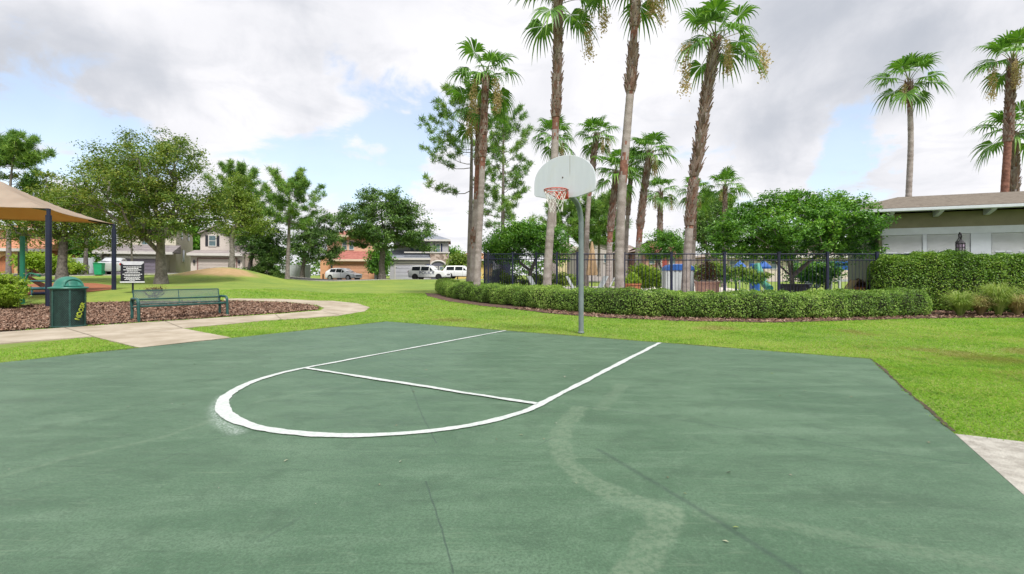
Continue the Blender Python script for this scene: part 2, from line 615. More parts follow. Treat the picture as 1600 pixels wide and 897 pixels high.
def ribbon(mb, pts, w, seed=0, z=TL):
    rr = random.Random(seed)
    fine_pts = []
    for a, b_ in zip(pts[:-1], pts[1:]):
        k = max(2, int((b_[0] - a[0]).length / .05))
        for i in range(k):
            q = i / k
            fine_pts.append((a[0].lerp(b_[0], q), a[1] * (1 - q) + b_[1] * q))
    fine_pts.append(pts[-1])
    vs = []
    wl = wr = 0
    for i, (p, ww) in enumerate(fine_pts):
        a = fine_pts[max(i - 1, 0)][0]; b_ = fine_pts[min(i + 1, len(fine_pts) - 1)][0]
        tn = (b_ - a).normalized(); nn = Vector((-tn.y, tn.x, 0))
        wl = wl * .8 + rr.uniform(-.006, .006); wr = wr * .8 + rr.uniform(-.006, .006)
        l = p + nn * (ww / 2 + wl); r_ = p - nn * (ww / 2 + wr)
        vs += [(l.x, l.y, z), (r_.x, r_.y, z)]
    mb.add(vs, [(2 * i, 2 * i + 1, 2 * i + 3, 2 * i + 2) for i in range(len(fine_pts) - 1)])


mb = MB()
mid_ = (ft0 + ft1) / 2
rad_ = (ft1 - ft0).length / 2
ua = (ft1 - ft0).normalized()
ub = Vector((ua.y, -ua.x, 0))
ub = ub if ub.y < 0 else -ub
arc = []
for i in range(61):
    a = math.pi - math.pi * i / 60
    wd = .070 + .055 * math.exp(-((i - 22) / 13) ** 2) + .015 * math.exp(-((i - 44) / 9) ** 2)
    arc.append((mid_ + (ua * math.cos(a) * rad_ + ub * math.sin(a) * rad_ * 1.0), wd))
ribbon(mb, [(l0, .068)] + arc + [(r0, .074)], .08, 1)
ribbon(mb, [(ft0 + ua * .03, .062), (ft1 - ua * .03, .072)], .08, 2, TL + .004)
structure(mb.build("court_line", white_paint))

# --- concrete walks
concrete = mat('concrete', (.27, .225, .165), .85, .2, 1.4, .5, 90, col2=(.40, .35, .28))
pale_conc = mat('pale_concrete', (.25, .235, .205), .9, .2, 9, .7, 60, col2=(.40, .385, .345))
up = [(-60, 523), (0, 520), (100, 513), (205, 506), (360, 496), (440, 491), (500, 486), (507, 482), (495, 477), (455, 473), (400, 471), (350, 470.5)]
lo = [(350, 467.5), (400, 467.5), (470, 469), (520, 470.5), (558, 474.5), (578, 481), (570, 487), (530, 493.5), (470, 498), (400, 503), (340, 508.5), (285, 514), (361, 528.5), (218, 544.5), (146, 527), (60, 533), (0, 538), (-60, 543)]
walk = drape("footpath", gp(*(up + lo)), concrete, off=.018, thick=.06)
mb = MB()
jm = mat('joint', (.16, .135, .10), .95)
for a, b_ in (((100, 513), (146, 527)), ((258, 503), (285, 514)), ((285, 514), (218, 523)), ((430, 491.5), (440, 500)), ((505, 487), (530, 493))):
    A, B = G(*a), G(*b_)
    tn = (B - A).normalized(); nn = Vector((-tn.y, tn.x, 0)) * .010
    k = 6
    vs = []
    for i in range(k + 1):
        q = A.lerp(B, i / k)
        for s in (1, -1):
            w_ = q + nn * s
            vs.append((w_.x, w_.y, tz(w_.x, w_.y) + .0235))
    mb.add(vs, [(2 * i, 2 * i + 1, 2 * i + 3, 2 * i + 2) for i in range(k)])
structure(mb.build("footpath_joint", jm))

s0 = G(1492, 680)
s1 = s0 + (G(1600, 693) - s0).normalized() * 7
e0 = s0 + dr * 1.7
structure(drape("concrete_slab", [tuple(s0 - dr * 0), tuple(s1), tuple(s1 + dr * 1.7), tuple(e0)], pale_conc, off=.013, thick=.08))

# --- mulch beds
mulch_base = mat('mulch_soil', (.055, .032, .024), .95, .3, 8, .8, 50, col2=(.13, .075, .055))
bed1 = [(-60, 521), (0, 518.5), (100, 511.5), (205, 504.5), (360, 494.5), (440, 489.5), (496, 484.5), (500, 482), (488, 478), (452, 474), (400, 472), (350, 471.3), (200, 472.5), (100, 475), (0, 480), (-60, 483)]
BED1 = gp(*bed1)
drape("mulch_bed", BED1, mulch_base, off=.012)
bed2_front = [(664, 458), (668, 463), (700, 471), (760, 479), (850, 489), (950, 497), (1060, 502), (1150, 503), (1205, 504.5), (1290, 502.5), (1400, 499), (1500, 497), (1640, 497)]
BED2 = gp(*bed2_front) + [(22, 16.6), (13.2, 16.4), (9.6, 16.9), (2.5, 17.8), (-.8, 21.6), (-2.5, 24.5), (-3.6, 26)]
drape("mulch_border", [p[:2] + (0,) for p in BED2], mulch_base, off=.012)


def in_poly(px_, py_, poly):
    inside = np.zeros(len(px_), bool)
    k = len(poly)
    for i in range(k):
        x1, y1 = poly[i][0], poly[i][1]
        x2, y2 = poly[(i + 1) % k][0], poly[(i + 1) % k][1]
        cond = ((y1 > py_) != (y2 > py_)) & (px_ < (x2 - x1) * (py_ - y1) / (y2 - y1 + 1e-12) + x1)
        inside ^= cond
    return inside


def scatter(poly, n):
    xs = [p[0] for p in poly]; ys = [p[1] for p in poly]
    x = RNG.uniform(min(xs), max(xs), n); y = RNG.uniform(min(ys), max(ys), n)
    k = in_poly(x, y, poly)
    return x[k], y[k]


def island_ramp(name, cols, rough=.9):
    m = bpy.data.materials.new(name); m.use_nodes = True
    t = NT(m.node_tree)
    geo = t.n('ShaderNodeNewGeometry')
    rp = t.n('ShaderNodeValToRGB', {0: geo.outputs['Random Per Island']})
    els = rp.color_ramp.elements
    while len(els) < len(cols):
        els.new(.5)
    for i, c in enumerate(cols):
        els[i].position = i / (len(cols) - 1); els[i].color = (*c, 1)
    b = t.n('ShaderNodeBsdfPrincipled', {'Base Color': rp.outputs[0], 'Roughness': rough, 'Specular IOR Level': .2})
    t.n('ShaderNodeOutputMaterial', {0: b.outputs[0]})
    MATS[name] = m
    return m


mulch_mat = island_ramp('mulch_chip', [(.06, .032, .022), (.17, .095, .065), (.27, .175, .125), (.13, .065, .04), (.36, .26, .20), (.09, .05, .035)])


def chips(name, poly, n, ymax=99):
    x, y = scatter(poly, n)
    k = y < ymax
    x, y = x[k], y[k]
    n = len(x)
    z = terrain(x, y) + .014 + RNG.uniform(0, .035, n)
    a = RNG.uniform(0, 2 * np.pi, n); pit = RNG.normal(0, .35, n)
    L = RNG.uniform(.025, .075, n); w = RNG.uniform(.008, .02, n)
    tx = np.stack([np.cos(a) * np.cos(pit), np.sin(a) * np.cos(pit), np.sin(pit)], -1) * L[:, None]
    roll = RNG.normal(0, .5, n)
    bx_ = np.stack([-np.sin(a) * np.cos(roll), np.cos(a) * np.cos(roll), np.sin(roll)], -1) * w[:, None]
    C = np.stack([x, y, z], -1)
    h = np.array([0, 0, .006])
    V = np.stack([C - tx - bx_, C + tx - bx_ * .8, C + tx * 1.05 + bx_, C - tx + bx_ * .9, C - tx * .9 + h, C + tx * .9 + h], 1).reshape(-1, 3)
    i = np.arange(n)[:, None] * 6
    Fq = np.concatenate([i + [0, 1, 5, 4], i + [3, 4, 5, 2]], 0)
    o = link(name, np_mesh(name, V, Fq, mulch_mat))
    o['kind'] = 'stuff'
    return o


chips("mulch", BED1, 60000)
chips("mulch", BED2, 52000, 17.2)

# --- play surface under the shade sail, street, drives
rubber = mat('play_mulch', (.33, .12, .05), .95, .3, 6, .7, 50, col2=(.20, .07, .035))
drape("play_surface", gp((25, 447), (60, 443), (110, 442), (150, 443), (178, 447), (172, 453), (145, 456), (100, 457.5), (60, 460), (25, 462)), rubber, off=.02)
asphalt = mat('asphalt', (.055, .055, .056), .9, .2, 8, .5, 80)
STREET = [Vector((-75, 27.5, 0)), Vector((-52, 35.0, 0)), Vector((-34, 44.5, 0)), Vector((-22, 52.0, 0)), Vector((-12, 57.5, 0)), Vector((0, 61, 0)), Vector((20, 62, 0)), Vector((60, 62, 0))]


def strip(line, d0, d1):
    a, b_ = [], []
    for i, p in enumerate(line):
        tn = (line[min(i + 1, len(line) - 1)] - line[max(i - 1, 0)]).normalized()
        nn = Vector((-tn.y, tn.x, 0))
        a.append(tuple(p + nn * d0)); b_.append(tuple(p + nn * d1))
    return a + b_[::-1]


drape("street", strip(STREET, -3.2, 3.2), asphalt, off=.03, step=2)
drape("kerb", strip(STREET, -3.6, -3.21), pale_conc, off=.06, step=2, thick=.15)
drape("kerb", strip(STREET, 3.21, 3.6), pale_conc, off=.10, step=2, thick=.15)
drape("pavement", strip(STREET, 5.0, 6.3), pale_conc, off=.03, step=2)
for px, dn, w in ((211, 47.3, 5.6), (339, 51.3, 5.2), (552, 64.6, 5.4), (640, 65.0, 5.4)):
    x = (px - 800) / F * dn
    # straight drive from the house front to the street
    best = min(((s.lerp(e, q / 10)) for s, e in zip(STREET[:-1], STREET[1:]) for q in range(11)), key=lambda p: (p - Vector((x, dn, 0))).length)
    dirv = (Vector((x, dn, 0)) - best).normalized()
    sd_ = Vector((-dirv.y, dirv.x, 0)) * w / 2
    A = best + dirv * 3.25; B = Vector((x, dn, 0)) + dirv * .2
    drape("driveway", [tuple(A + sd_ * 1.2), tuple(A - sd_ * 1.2), tuple(B - sd_), tuple(B + sd_)], pale_conc, off=.045, step=2)

# pool terrace and water behind the fence
deck = mat('deck', (.50, .46, .40), .85, .1, 2.2, .3, 60)
drape("pool_deck", [(-.2, 24, 0), (2.6, 18.4, 0), (9.6, 17.4, 0), (13.0, 16.95, 0), (14.5, 19, 0), (17, 40, 0), (0, 40, 0)], deck, off=.05, step=1)
m = bpy.data.materials.new("pool_water"); m.use_nodes = True
t = NT(m.node_tree)
co = t.n('ShaderNodeTexCoord').outputs['Object']
b = t.n('ShaderNodeBsdfPrincipled', {'Base Color': (.16, .52, .60, 1), 'Roughness': .06})
t.set(b.inputs['Normal'], t.n('ShaderNodeBump', {'Height': t.noise(co, 4, 3), 'Strength': .25, 'Distance': .05}).outputs[0])
t.n('ShaderNodeOutputMaterial', {0: b.outputs[0]})
drape("pool_water", [(9.2, 20.5, 0), (15.0, 19.9, 0), (17.4, 24, 0), (14, 28, 0), (10, 27, 0)], m, off=.075, step=1)

# --- grass blades on the near lawn (nobody could count them)
grass_mat = leaf_mat('grass_blade', [(.13, .26, .04), (.23, .41, .06), (.30, .48, .08), (.35, .46, .11), (.42, .38, .18)], .5, .6, .2)
_cc = (cBL + cBR + COURT[2] + COURT[3]) / 4
gt = NT.__new__(NT); gt.t = grass_mat.node_tree
gco = gt.n('ShaderNodeTexCoord').outputs['Object']
gpw = gt.vmath('ADD', gco, gt.vmath('SCALE', gt.vmath('SUBTRACT', gt.n('ShaderNodeTexNoise', {'Vector': gco, 'Scale': 1.1, 'Detail': 4.0}).outputs['Color'], (.5, .5, .5)), scale=1.8))
gpw = gt.vmath('MULTIPLY', gpw, (1, 1, 0))
gdry = gt.math('MULTIPLY', gt.ramp(gt.noise(gco, 1.05, 4, .6, .6), .56, .74), .22)
for px, py, rad in DRY:
    g = G(px, py)
    gdry = gt.math('MAXIMUM', gdry, gt.ramp(gt.vmath('DISTANCE', gpw, (g.x, g.y, 0)), rad * 1.15, rad * .2, 0, .6))
gdark = gt.math('MULTIPLY', gt.ramp(gt.noise(gco, 2.3, 4, .6), .50, .68), .5)
for nd in list(grass_mat.node_tree.nodes):
    if nd.type == 'BSDF_PRINCIPLED':
        src = nd.inputs['Base Color'].links[0].from_socket
        gc = gt.mix(gdark, src, (.11, .24, .045, 1))
        gc = gt.mix(gdry, gc, (.30, .235, .115, 1))
        gt.set(nd.inputs['Base Color'], gc)
    if nd.type == 'BSDF_TRANSLUCENT':
        trn = nd
gt.set(trn.inputs['Color'], gt.vmath('MULTIPLY', gc, (1.1, 1.2, .6)))
excl = [[tuple(p + (_cc - p).normalized() * .035) for p in COURT], gp(*(up + lo)), BED1, BED2, [tuple(s0 - (s1 - s0).normalized() * .15), tuple(s1), tuple(s1 + dr * 1.7), tuple(e0 - (s1 - s0).normalized() * .15)]]


def blades(n_try, x0, x1, y0, y1, hmin, hmax, w):
    x = RNG.uniform(x0, x1, n_try); y = RNG.uniform(y0, y1, n_try)
    k = (np.abs(x / y) < 1.16) | ((x > 0) & (x / y < 3.2))
    for p in excl:
        k &= ~in_poly(x, y, p)
    x, y = x[k], y[k]
    n = len(x)
    z = terrain(x, y) - .008
    # patches of taller and shorter growth
    patch = .5 + .5 * np.sin(x * 1.7 + 1.3 * np.sin(y * 1.1)) * np.sin(y * 2.3 + x * .6)
    hh = RNG.uniform(hmin, hmax, n) * (.75 + .5 * patch)
    a = RNG.uniform(0, 2 * np.pi, n); lean = RNG.uniform(.4, 2.0, n) * hh
    dx, dy = np.cos(a), np.sin(a)
    wx, wy = -dy * w, dx * w
    B = np.stack([x, y, z], -1)
    s_ = np.stack([wx, wy, np.zeros(n)], -1)
    M_ = B + np.stack([dx * lean * .35, dy * lean * .35, hh * .65], -1)
    T_ = B + np.stack([dx * lean, dy * lean, hh], -1)
    V = np.stack([B - s_, B + s_, M_ + s_ * .8, T_, M_ - s_ * .8], 1).reshape(-1, 3)
    return V, n


Vs, ns = [], 0
for args in ((190000, 2.4, 14, .6, 7.6, .010, .030, .0042), (130000, -9, 17, 6.0, 11, .012, .034, .0055), (105000, -13, 22, 11, 17, .015, .04, .008), (90000, -13, 28, 17, 27, .02, .05, .012)):
    V, n = blades(*args)
    Vs.append(V); ns += n
V = np.concatenate(Vs)
Fq = np.arange(ns * 5).reshape(-1, 5)
go = link("grass", np_mesh("grass", V, Fq, grass_mat))
go['kind'] = 'stuff'

soil = mat('edge_soil', (.035, .028, .018), .95, .3, 9, .8, 60, col2=(.085, .065, .035))
mb = MB()
rr = random.Random(12)
for A, B in ((cBL + dl * 9, cBL), (cBL, cBR), (cBR, cBR + dr * 3.86)):
    tn = (B - A).normalized(); out = Vector((-tn.y, tn.x, 0))
    if out.dot(_cc - A) > 0: out = -out
    k = int((B - A).length / .05)
    vs = []; w = .025
    for i in range(k + 1):
        q = A.lerp(B, i / k)
        w = max(.008, min(.05, w + rr.uniform(-.010, .010)))
        o = q + out * w; inn = q - out * max(0, rr.gauss(.004, .008))
        vs += [(inn.x, inn.y, .0165), (o.x, o.y, .0165)]
    mb.add(vs, [(2 * i, 2 * i + 1, 2 * i + 3, 2 * i + 2) for i in range(k)])
structure(mb.build("soil", soil))
n = 260
x = RNG.uniform(-6, 6, n); y = RNG.uniform(1.6, 12, n)
k = in_poly(x, y, [tuple(p) for p in COURT]); x, y = x[k], y[k]; n = len(x)
C = np.stack([x, y, np.full(n, .019)], -1)
V = leaf_quads_flat(C, .016)
lo_ = link("litter", np_mesh("litter", V, np.arange(n * 4).reshape(-1, 4), island_ramp('litter', [(.30, .26, .18), (.16, .12, .07), (.45, .42, .36), (.12, .17, .05), (.50, .50, .46)])))
lo_['kind'] = 'stuff'


# ================================================================ VEGETATION
leaf_mat('oak_leaf', [(0.029, 0.067, 0.017), (0.073, 0.145, 0.023), (0.139, 0.215, 0.032), (0.224, 0.261, 0.047), (0.302, 0.301, 0.068)], .34)
leaf_mat('dark_oak_leaf', [(0.029, 0.073, 0.024), (0.068, 0.142, 0.035), (0.120, 0.217, 0.046), (0.204, 0.293, 0.062)], .28)
leaf_mat('light_leaf', [(0.062, 0.125, 0.019), (0.125, 0.206, 0.027), (0.200, 0.269, 0.044), (0.263, 0.312, 0.062)], .35)
leaf_mat('gloss_leaf', [(0.025, 0.082, 0.015), (0.064, 0.176, 0.022), (0.126, 0.291, 0.029), (0.255, 0.429, 0.047)], .3, .38, .4)
leaf_mat('hedge_leaf', [(0.096, 0.085, 0.040), (0.067, 0.142, 0.026), (0.136, 0.248, 0.040), (0.224, 0.354, 0.066), (0.339, 0.467, 0.112), (0.407, 0.481, 0.158)], .36)
leaf_mat('tall_hedge_leaf', [(0.032, 0.078, 0.016), (0.085, 0.186, 0.023), (0.173, 0.308, 0.035), (0.346, 0.447, 0.070)], .32, .42, .4)
leaf_mat('lime_leaf', [(0.101, 0.189, 0.017), (0.202, 0.316, 0.029), (0.304, 0.418, 0.046), (0.380, 0.455, 0.081)], .4)
leaf_mat('pine_needle', [(0.045, 0.113, 0.032), (0.099, 0.214, 0.043), (0.191, 0.328, 0.056), (0.305, 0.398, 0.069)], .25)
leaf_mat('palm_leaf', [(0.035, 0.099, 0.019), (0.074, 0.181, 0.028), (0.127, 0.263, 0.038), (0.213, 0.326, 0.055)], .3, .42, .4)
leaf_mat('red_leaf', [(0.050, 0.020, 0.020), (0.120, 0.040, 0.035), (0.100, 0.090, 0.030), (0.160, 0.070, 0.060)], .3)
leaf_mat('grass_tuft', [(0.135, 0.224, 0.045), (0.225, 0.320, 0.075), (0.330, 0.400, 0.120), (0.405, 0.368, 0.165)], .35)
leaf_mat('brown_tuft', [(0.280, 0.196, 0.098), (0.420, 0.294, 0.168), (0.350, 0.308, 0.140), (0.504, 0.378, 0.224)], .3)
leaf_mat('fruit_strand', [(0.300, 0.200, 0.100), (0.450, 0.330, 0.180), (0.580, 0.450, 0.260), (0.650, 0.540, 0.340)], .2)
leaf_mat('blossom', [(0.620, 0.250, 0.260), (0.720, 0.360, 0.360)], .3)
bark = mat('bark', (.06, .05, .045), .9, .3, 7, 1.0, 30, col2=(.17, .15, .135))
pine_bark = mat('pine_bark', (.12, .10, .095), .9, .3, 5, .8, 30, col2=(.24, .205, .19))
grey_bark = mat('grey_bark', (.11, .095, .085), .9, .3, 6, 1.0, 30, col2=(.24, .215, .195))
twig = mat('twig', (.10, .07, .055), .9)


def leaf_quads(C, size, aspect=.5, up=.45, out=None, seed=0, fold=.25):
    """folded diamond leaves at the points C"""
    r = np.random.default_rng(seed)
    n = len(C)
    N = r.normal(0, 1, (n, 3)); N[:, 2] += up * 2
    if out is not None:
        N += out
    N /= np.linalg.norm(N, axis=1)[:, None]
    T = r.normal(0, 1, (n, 3))
    T -= N * np.sum(T * N, 1)[:, None]
    T /= np.linalg.norm(T, axis=1)[:, None] + 1e-9
    B = np.cross(N, T)
    s = size * r.uniform(.6, 1.35, n)[:, None]
    w = s * aspect * .5
    V = np.stack([C - T * s * .5, C + B * w + N * w * fold, C + T * s * .5, C - B * w + N * w * fold], 1).reshape(-1, 3)
    return V


def leaf_object(name, C, size, material, parent, core=None, core_mat=None, **kw):
    V = leaf_quads(C, size, **kw)
    n = len(C)
    Fq = np.arange(n * 4).reshape(-1, 4)
    mats, mi = [MATS[material]], None
    if core is not None:
        cv, cf = core
        Fq = np.concatenate([Fq, np.asarray(cf) + len(V)])
        V = np.concatenate([V, cv])
        mats.append(core_mat)
        mi = np.concatenate([np.zeros(n, int), np.ones(len(cf), int)])
    return link(name, np_mesh(name, V, Fq, mats, mi), parent)


def grow(trunk_pts, trunk_r, targets, tip=.018, seed=0, power=.5, start=.55, seg=.7):
    """branches from a trunk to every target point; returns a mesh builder"""
    rr = random.Random(seed)
    pos = [Vector(p) for p in trunk_pts]
    par = [-1] + list(range(len(pos) - 1))
    nt_ = len(pos)
    path = [0.0] * nt_
    first = max(1, int(nt_ * start))
    order = sorted(targets, key=lambda p: (Vector(p) - pos[-1]).length)
    A = np.array([tuple(p) for p in pos])
    leaf = []
    for tg in order:
        tg = Vector(tg)
        dv = np.linalg.norm(A[first:] - np.array(tuple(tg)), axis=1) + .45 * np.array(path[first:])
        # prefer joints that lie lower than the target
        dv = dv + np.maximum(0, A[first:, 2] - tg.z) * .6
        i = int(np.argmin(dv)) + first
        a = pos[i]
        L = (tg - a).length
        k = max(1, int(L / seg))
        prev = i
        new = []
        for q in range(1, k + 1):
            f = q / k
            p = a.lerp(tg, f)
            if q < k:
                p += Vector((rr.gauss(0, .06), rr.gauss(0, .06), rr.gauss(0, .05) - .10 * math.sin(f * math.pi) * L * .5)) * min(1, L)
            pos.append(p); par.append(prev); path.append(path[prev] + L / k)
            prev = len(pos) - 1
            new.append(tuple(p))
        A = np.concatenate([A, np.array(new)])
        leaf.append(prev)
    cnt = [0.0] * len(pos)
    for l in leaf:
        i = l
        while i >= 0:
            cnt[i] += 1
            i = par[i]
    tot = max(cnt)
    rad = [max(tip, trunk_r * .92 * (c / tot) ** power) for c in cnt]
    zt = [p.length for p in [pos[i] - pos[0] for i in range(nt_)]]
    for i in range(nt_):
        rad[i] = trunk_r * (1 + .45 * math.exp(-zt[i] / (trunk_r * 1.3))) * (1 - .18 * i / max(1, nt_ - 1))
    ch = {}
    for i, p in enumerate(par):
        if p >= 0:
            ch.setdefault(p, []).append(i)
    mb = MB()
    stack = [(0, None)]
    while stack:
        st, frm = stack.pop()
        line, rl = [], []
        if frm is not None:
            line.append(pos[frm]); rl.append(min(rad[frm], rad[st] * 1.15))
        i = st
        while True:
            line.append(pos[i]); rl.append(rad[i])
            c = ch.get(i, [])
            if not c:
                break
            c = sorted(c, key=lambda q: -cnt[q])
            nxt = c[0]
            if i < nt_ - 1 and (i + 1) in c:
                nxt = i + 1
            for q in c:
                if q != nxt:
                    stack.append((q, i))
            i = nxt
        if len(line) > 1:
            rl[-1] = rl[-1] * .5
            mb.tube(line, rl, 9 if max(rl) > .08 else 5)
    return mb


def crown_points(lobes, n, seed, inner=.35, zmin=None):
    r = np.random.default_rng(seed)
    vol = np.array([l[3] * l[4] * l[5] for l in lobes]) ** .8
    vol = vol / vol.sum()
    out = []
    for l, v in zip(lobes, vol):
        k = max(2, int(n * v))
        d = r.normal(0, 1, (k, 3)); d /= np.linalg.norm(d, axis=1)[:, None]
        rad = (inner ** 3 + (1 - inner ** 3) * r.uniform(0, 1, k)) ** (1 / 3)
        out.append(np.array(l[:3]) + d * rad[:, None] * np.array(l[3:6]))
    C = np.concatenate(out)
    if zmin is not None:
        C = C[C[:, 2] > zmin]
    return C


def broad_tree(name, label, loc, lobes, trunk, trunk_r, n_cl, n_leaf, leaf, material, seed, group=None, cl=.55, bark_=None, cat="tree",
               zmin=None, up=.45, start=.6, inner=.35, aspect=.5, flat=.7, moss=None):
    root = thing(name, label, cat, loc, 0, group)
    C = crown_points(lobes, n_cl, seed, inner, zmin)
    mb = grow(trunk, trunk_r, [tuple(c) for c in C], seed=seed, start=start)
    mb.build("trunk", bark_ or bark, root, smooth=True, angle=80)
    r = np.random.default_rng(seed + 1)
    w = r.uniform(.5, 1.5, len(C)); w /= w.sum()
    idx = r.choice(len(C), n_leaf, p=w)
    # leaves sit in sprays round each branch end: a few axes per cluster
    ax = r.normal(0, 1, (len(C), 5, 3)); ax[..., 2] = ax[..., 2] * .6 + .15
    ax /= np.linalg.norm(ax, axis=2)[..., None]
    pick = r.integers(0, 5, n_leaf)
    csize = cl * r.uniform(.65, 1.45, len(C))
    along = r.uniform(0.05, 1, n_leaf)[:, None] * csize[idx][:, None]
    Pn = C[idx] + ax[idx, pick] * along * np.array([1, 1, flat]) + r.normal(0, 1, (n_leaf, 3)) * csize[idx][:, None] * np.array([.22, .22, .16])
    cen = np.mean(C, 0)
    leaf_object("crown", Pn, leaf, material, root, seed=seed + 2, up=up, aspect=aspect, out=(Pn - cen) * .12)
    return root


def px_lobes(base, d, specs, depth=.85):
    """(px, py, radius x in px, radius z in px [, depth offset m]) -> lobes round the tree's base"""
    s = d / F
    out = []
    for q in specs:
        px, py, rx, rz = q[:4]
        off = q[4] if len(q) > 4 else 0
        p = P(px, py, d)
        out.append((p.x - base.x, off, p.z - base.z, rx * s, rx * s * depth, rz * s))
    return out


def trunk_line(base, d, pts):
    return [tuple(P(px, py, d) - base) for px, py in pts]


# --- big live oak on the left
d = 28.5
b0 = GD(252, d)
lob = px_lobes(b0, d, [(215, 262, 66, 48), (290, 300, 56, 52), (165, 300, 54, 42), (240, 322, 82, 34), (212, 222, 48, 28, 1), (300, 262, 40, 30, -1), (325, 330, 34, 36, 1),
                       (150, 265, 42, 36, 1), (128, 320, 30, 26, -1), (255, 285, 60, 50, -2.2), (290, 350, 36, 16, -1), (200, 365, 40, 12), (222, 366, 40, 15, -.8), (285, 360, 36, 14, -1), (175, 372, 26, 14), (318, 350, 24, 20)])
big = broad_tree("oak_tree", "big spreading oak with a forked grey trunk on the grass behind the bench", b0, lob,
           trunk_line(b0, d, [(252, 445), (252, 425), (251, 408), (251, 396)]), .29, 330, 56000, .135, 'oak_leaf', 21, cl=.78, bark_=grey_bark, start=.75)
# grey beard moss hanging under the crown
r = np.random.default_rng(6)
Vm = []
for px, py in ((232, 352), (236, 360), (228, 346), (244, 356), (240, 348), (222, 356), (262, 352)):
    o = P(px, py, 27.6) - b0
    for q in range(60):
        x, y = r.normal(0, .14, 2); L_ = r.uniform(.2, .7); w = r.uniform(.012, .03); z = r.normal(0, .1)
        Vm += [(o.x + x - w, o.y + y, o.z + z), (o.x + x + w, o.y + y, o.z + z), (o.x + x + r.normal(0, .05) + .006, o.y + y, o.z + z - L_), (o.x + x + r.normal(0, .05) - .006, o.y + y, o.z + z - L_)]
link("moss", np_mesh("moss", np.array(Vm), np.arange(len(Vm)).reshape(-1, 4), mat('moss_grey', (.22, .21, .17), .95, .2, 6)), big)
# --- oak behind the shade sail
d = 31
b0 = GD(97, d)
lob = px_lobes(b0, d, [(90, 330, 60, 40), (130, 360, 44, 26), (50, 355, 45, 30), (100, 300, 40, 30), (30, 330, 30, 30), (140, 325, 40, 30), (20, 370, 26, 16), (165, 345, 26, 26)])
broad_tree("oak_tree", "dark oak standing behind the shade sail's front posts", b0, lob,
           trunk_line(b0, d, [(97, 440), (97, 415), (98, 395), (100, 372)]), .27, 190, 26000, .14, 'oak_leaf', 22, cl=.8, start=.6)
# --- oak in front of the grey house
d = 53
b0 = GD(597, d)
lob = px_lobes(b0, d, [(600, 345, 50, 40), (560, 350, 32, 32), (645, 358, 34, 28), (590, 315, 34, 24), (625, 320, 28, 22), (665, 375, 18, 16), (545, 340, 18, 22), (560, 375, 24, 16), (610, 375, 40, 16), (575, 300, 14, 10), (612, 303, 14, 9), (643, 330, 16, 16)])
broad_tree("oak_tree", "round dark oak in front of the grey house by the parked police car", b0, lob,
           trunk_line(b0, d, [(597, 440), (597, 425), (596, 412), (598, 400)]), .36, 300, 42000, .22, 'dark_oak_leaf', 23, cl=.85, start=.5, inner=.3)
# --- dark oak by the orange house
d = 59
b0 = GD(472, d)
lob = px_lobes(b0, d, [(495, 375, 34, 36), (470, 390, 28, 24), (510, 350, 20, 24), (515, 390, 22, 24), (480, 352, 18, 20)])
broad_tree("oak_tree", "dark low oak hiding the left side of the salmon house", b0, lob,
           trunk_line(b0, d, [(472, 437), (473, 420), (476, 405)]), .25, 150, 20000, .23, 'dark_oak_leaf', 24, cl=.9, start=.5)
# --- tree whose trunk rises behind the mound
d = 40.5
b0 = GD(362, d)
lob = px_lobes(b0, d, [(365, 330, 30, 40), (372, 300, 20, 26), (395, 350, 24, 18), (385, 325, 22, 24), (355, 318, 12, 18)])
broad_tree("yellowing_tree", "slim tree with a yellow green crown rising behind the bare mound", b0, lob,
           trunk_line(b0, d, [(362, 418), (363, 395), (362, 375), (366, 355)]), .2, 130, 15000, .17, 'light_leaf', 25, cl=.75, bark_=grey_bark, start=.6)
d = 47
b0 = GD(392, d)
lob = px_lobes(b0, d, [(400, 385, 32, 18), (420, 392, 28, 16), (385, 370, 26, 16), (430, 375, 20, 18), (410, 360, 24, 16)])
broad_tree("leaning_tree", "dark green leaning tree at the beige house's recessed door", b0, lob,
           trunk_line(b0, d, [(390, 424), (392, 408), (396, 394)]), .19, 110, 14000, .2, 'dark_oak_leaf', 26, cl=.8, start=.5)
d = 46
b0 = GD(412, d)
lob = px_lobes(b0, d, [(400, 425, 22, 14), (425, 420, 20, 22), (415, 408, 18, 14), (432, 432, 12, 10)])
broad_tree("shrub", "dense dark shrub right of the bare mound", b0, lob, [(0, 0, 0), (0, 0, .3), (.1, 0, .6)], .08, 80, 11000, .17, 'dark_oak_leaf', 27, cl=.5, cat="shrub", start=.3, bark_=twig)

# --- trees and shrubs round the pool
d = 25.5
b0 = GD(828, d)
lob = px_lobes(b0, d, [(820, 378, 46, 26), (790, 385, 34, 26), (855, 380, 30, 28), (820, 362, 36, 18), (870, 395, 16, 22), (775, 400, 18, 16), (850, 362, 20, 12)])
broad_tree("ligustrum_tree", "rounded bushy tree behind the left end of the iron fence", b0, lob,
           [(0, 0, 0), (.05, 0, .5), (.0, 0, 1.0), (.05, 0, 1.3)], .12, 220, 26000, .15, 'gloss_leaf', 28, cl=.5, start=.2, zmin=1.2, up=.6, aspect=.42)
d = 19.8
b0 = GD(1238, d)
lob = px_lobes(b0, d, [(1240, 345, 78, 42), (1170, 368, 62, 34), (1310, 365, 58, 36), (1215, 322, 36, 24), (1275, 318, 42, 22), (1325, 345, 38, 30), (1130, 385, 26, 22), (1240, 385, 90, 20), (1345, 385, 24, 22), (1180, 330, 26, 18), (1240, 305, 14, 10), (1318, 312, 16, 9), (1150, 345, 22, 18), (1215, 365, 50, 26, -1.6), (1290, 350, 46, 26, -1.6)])
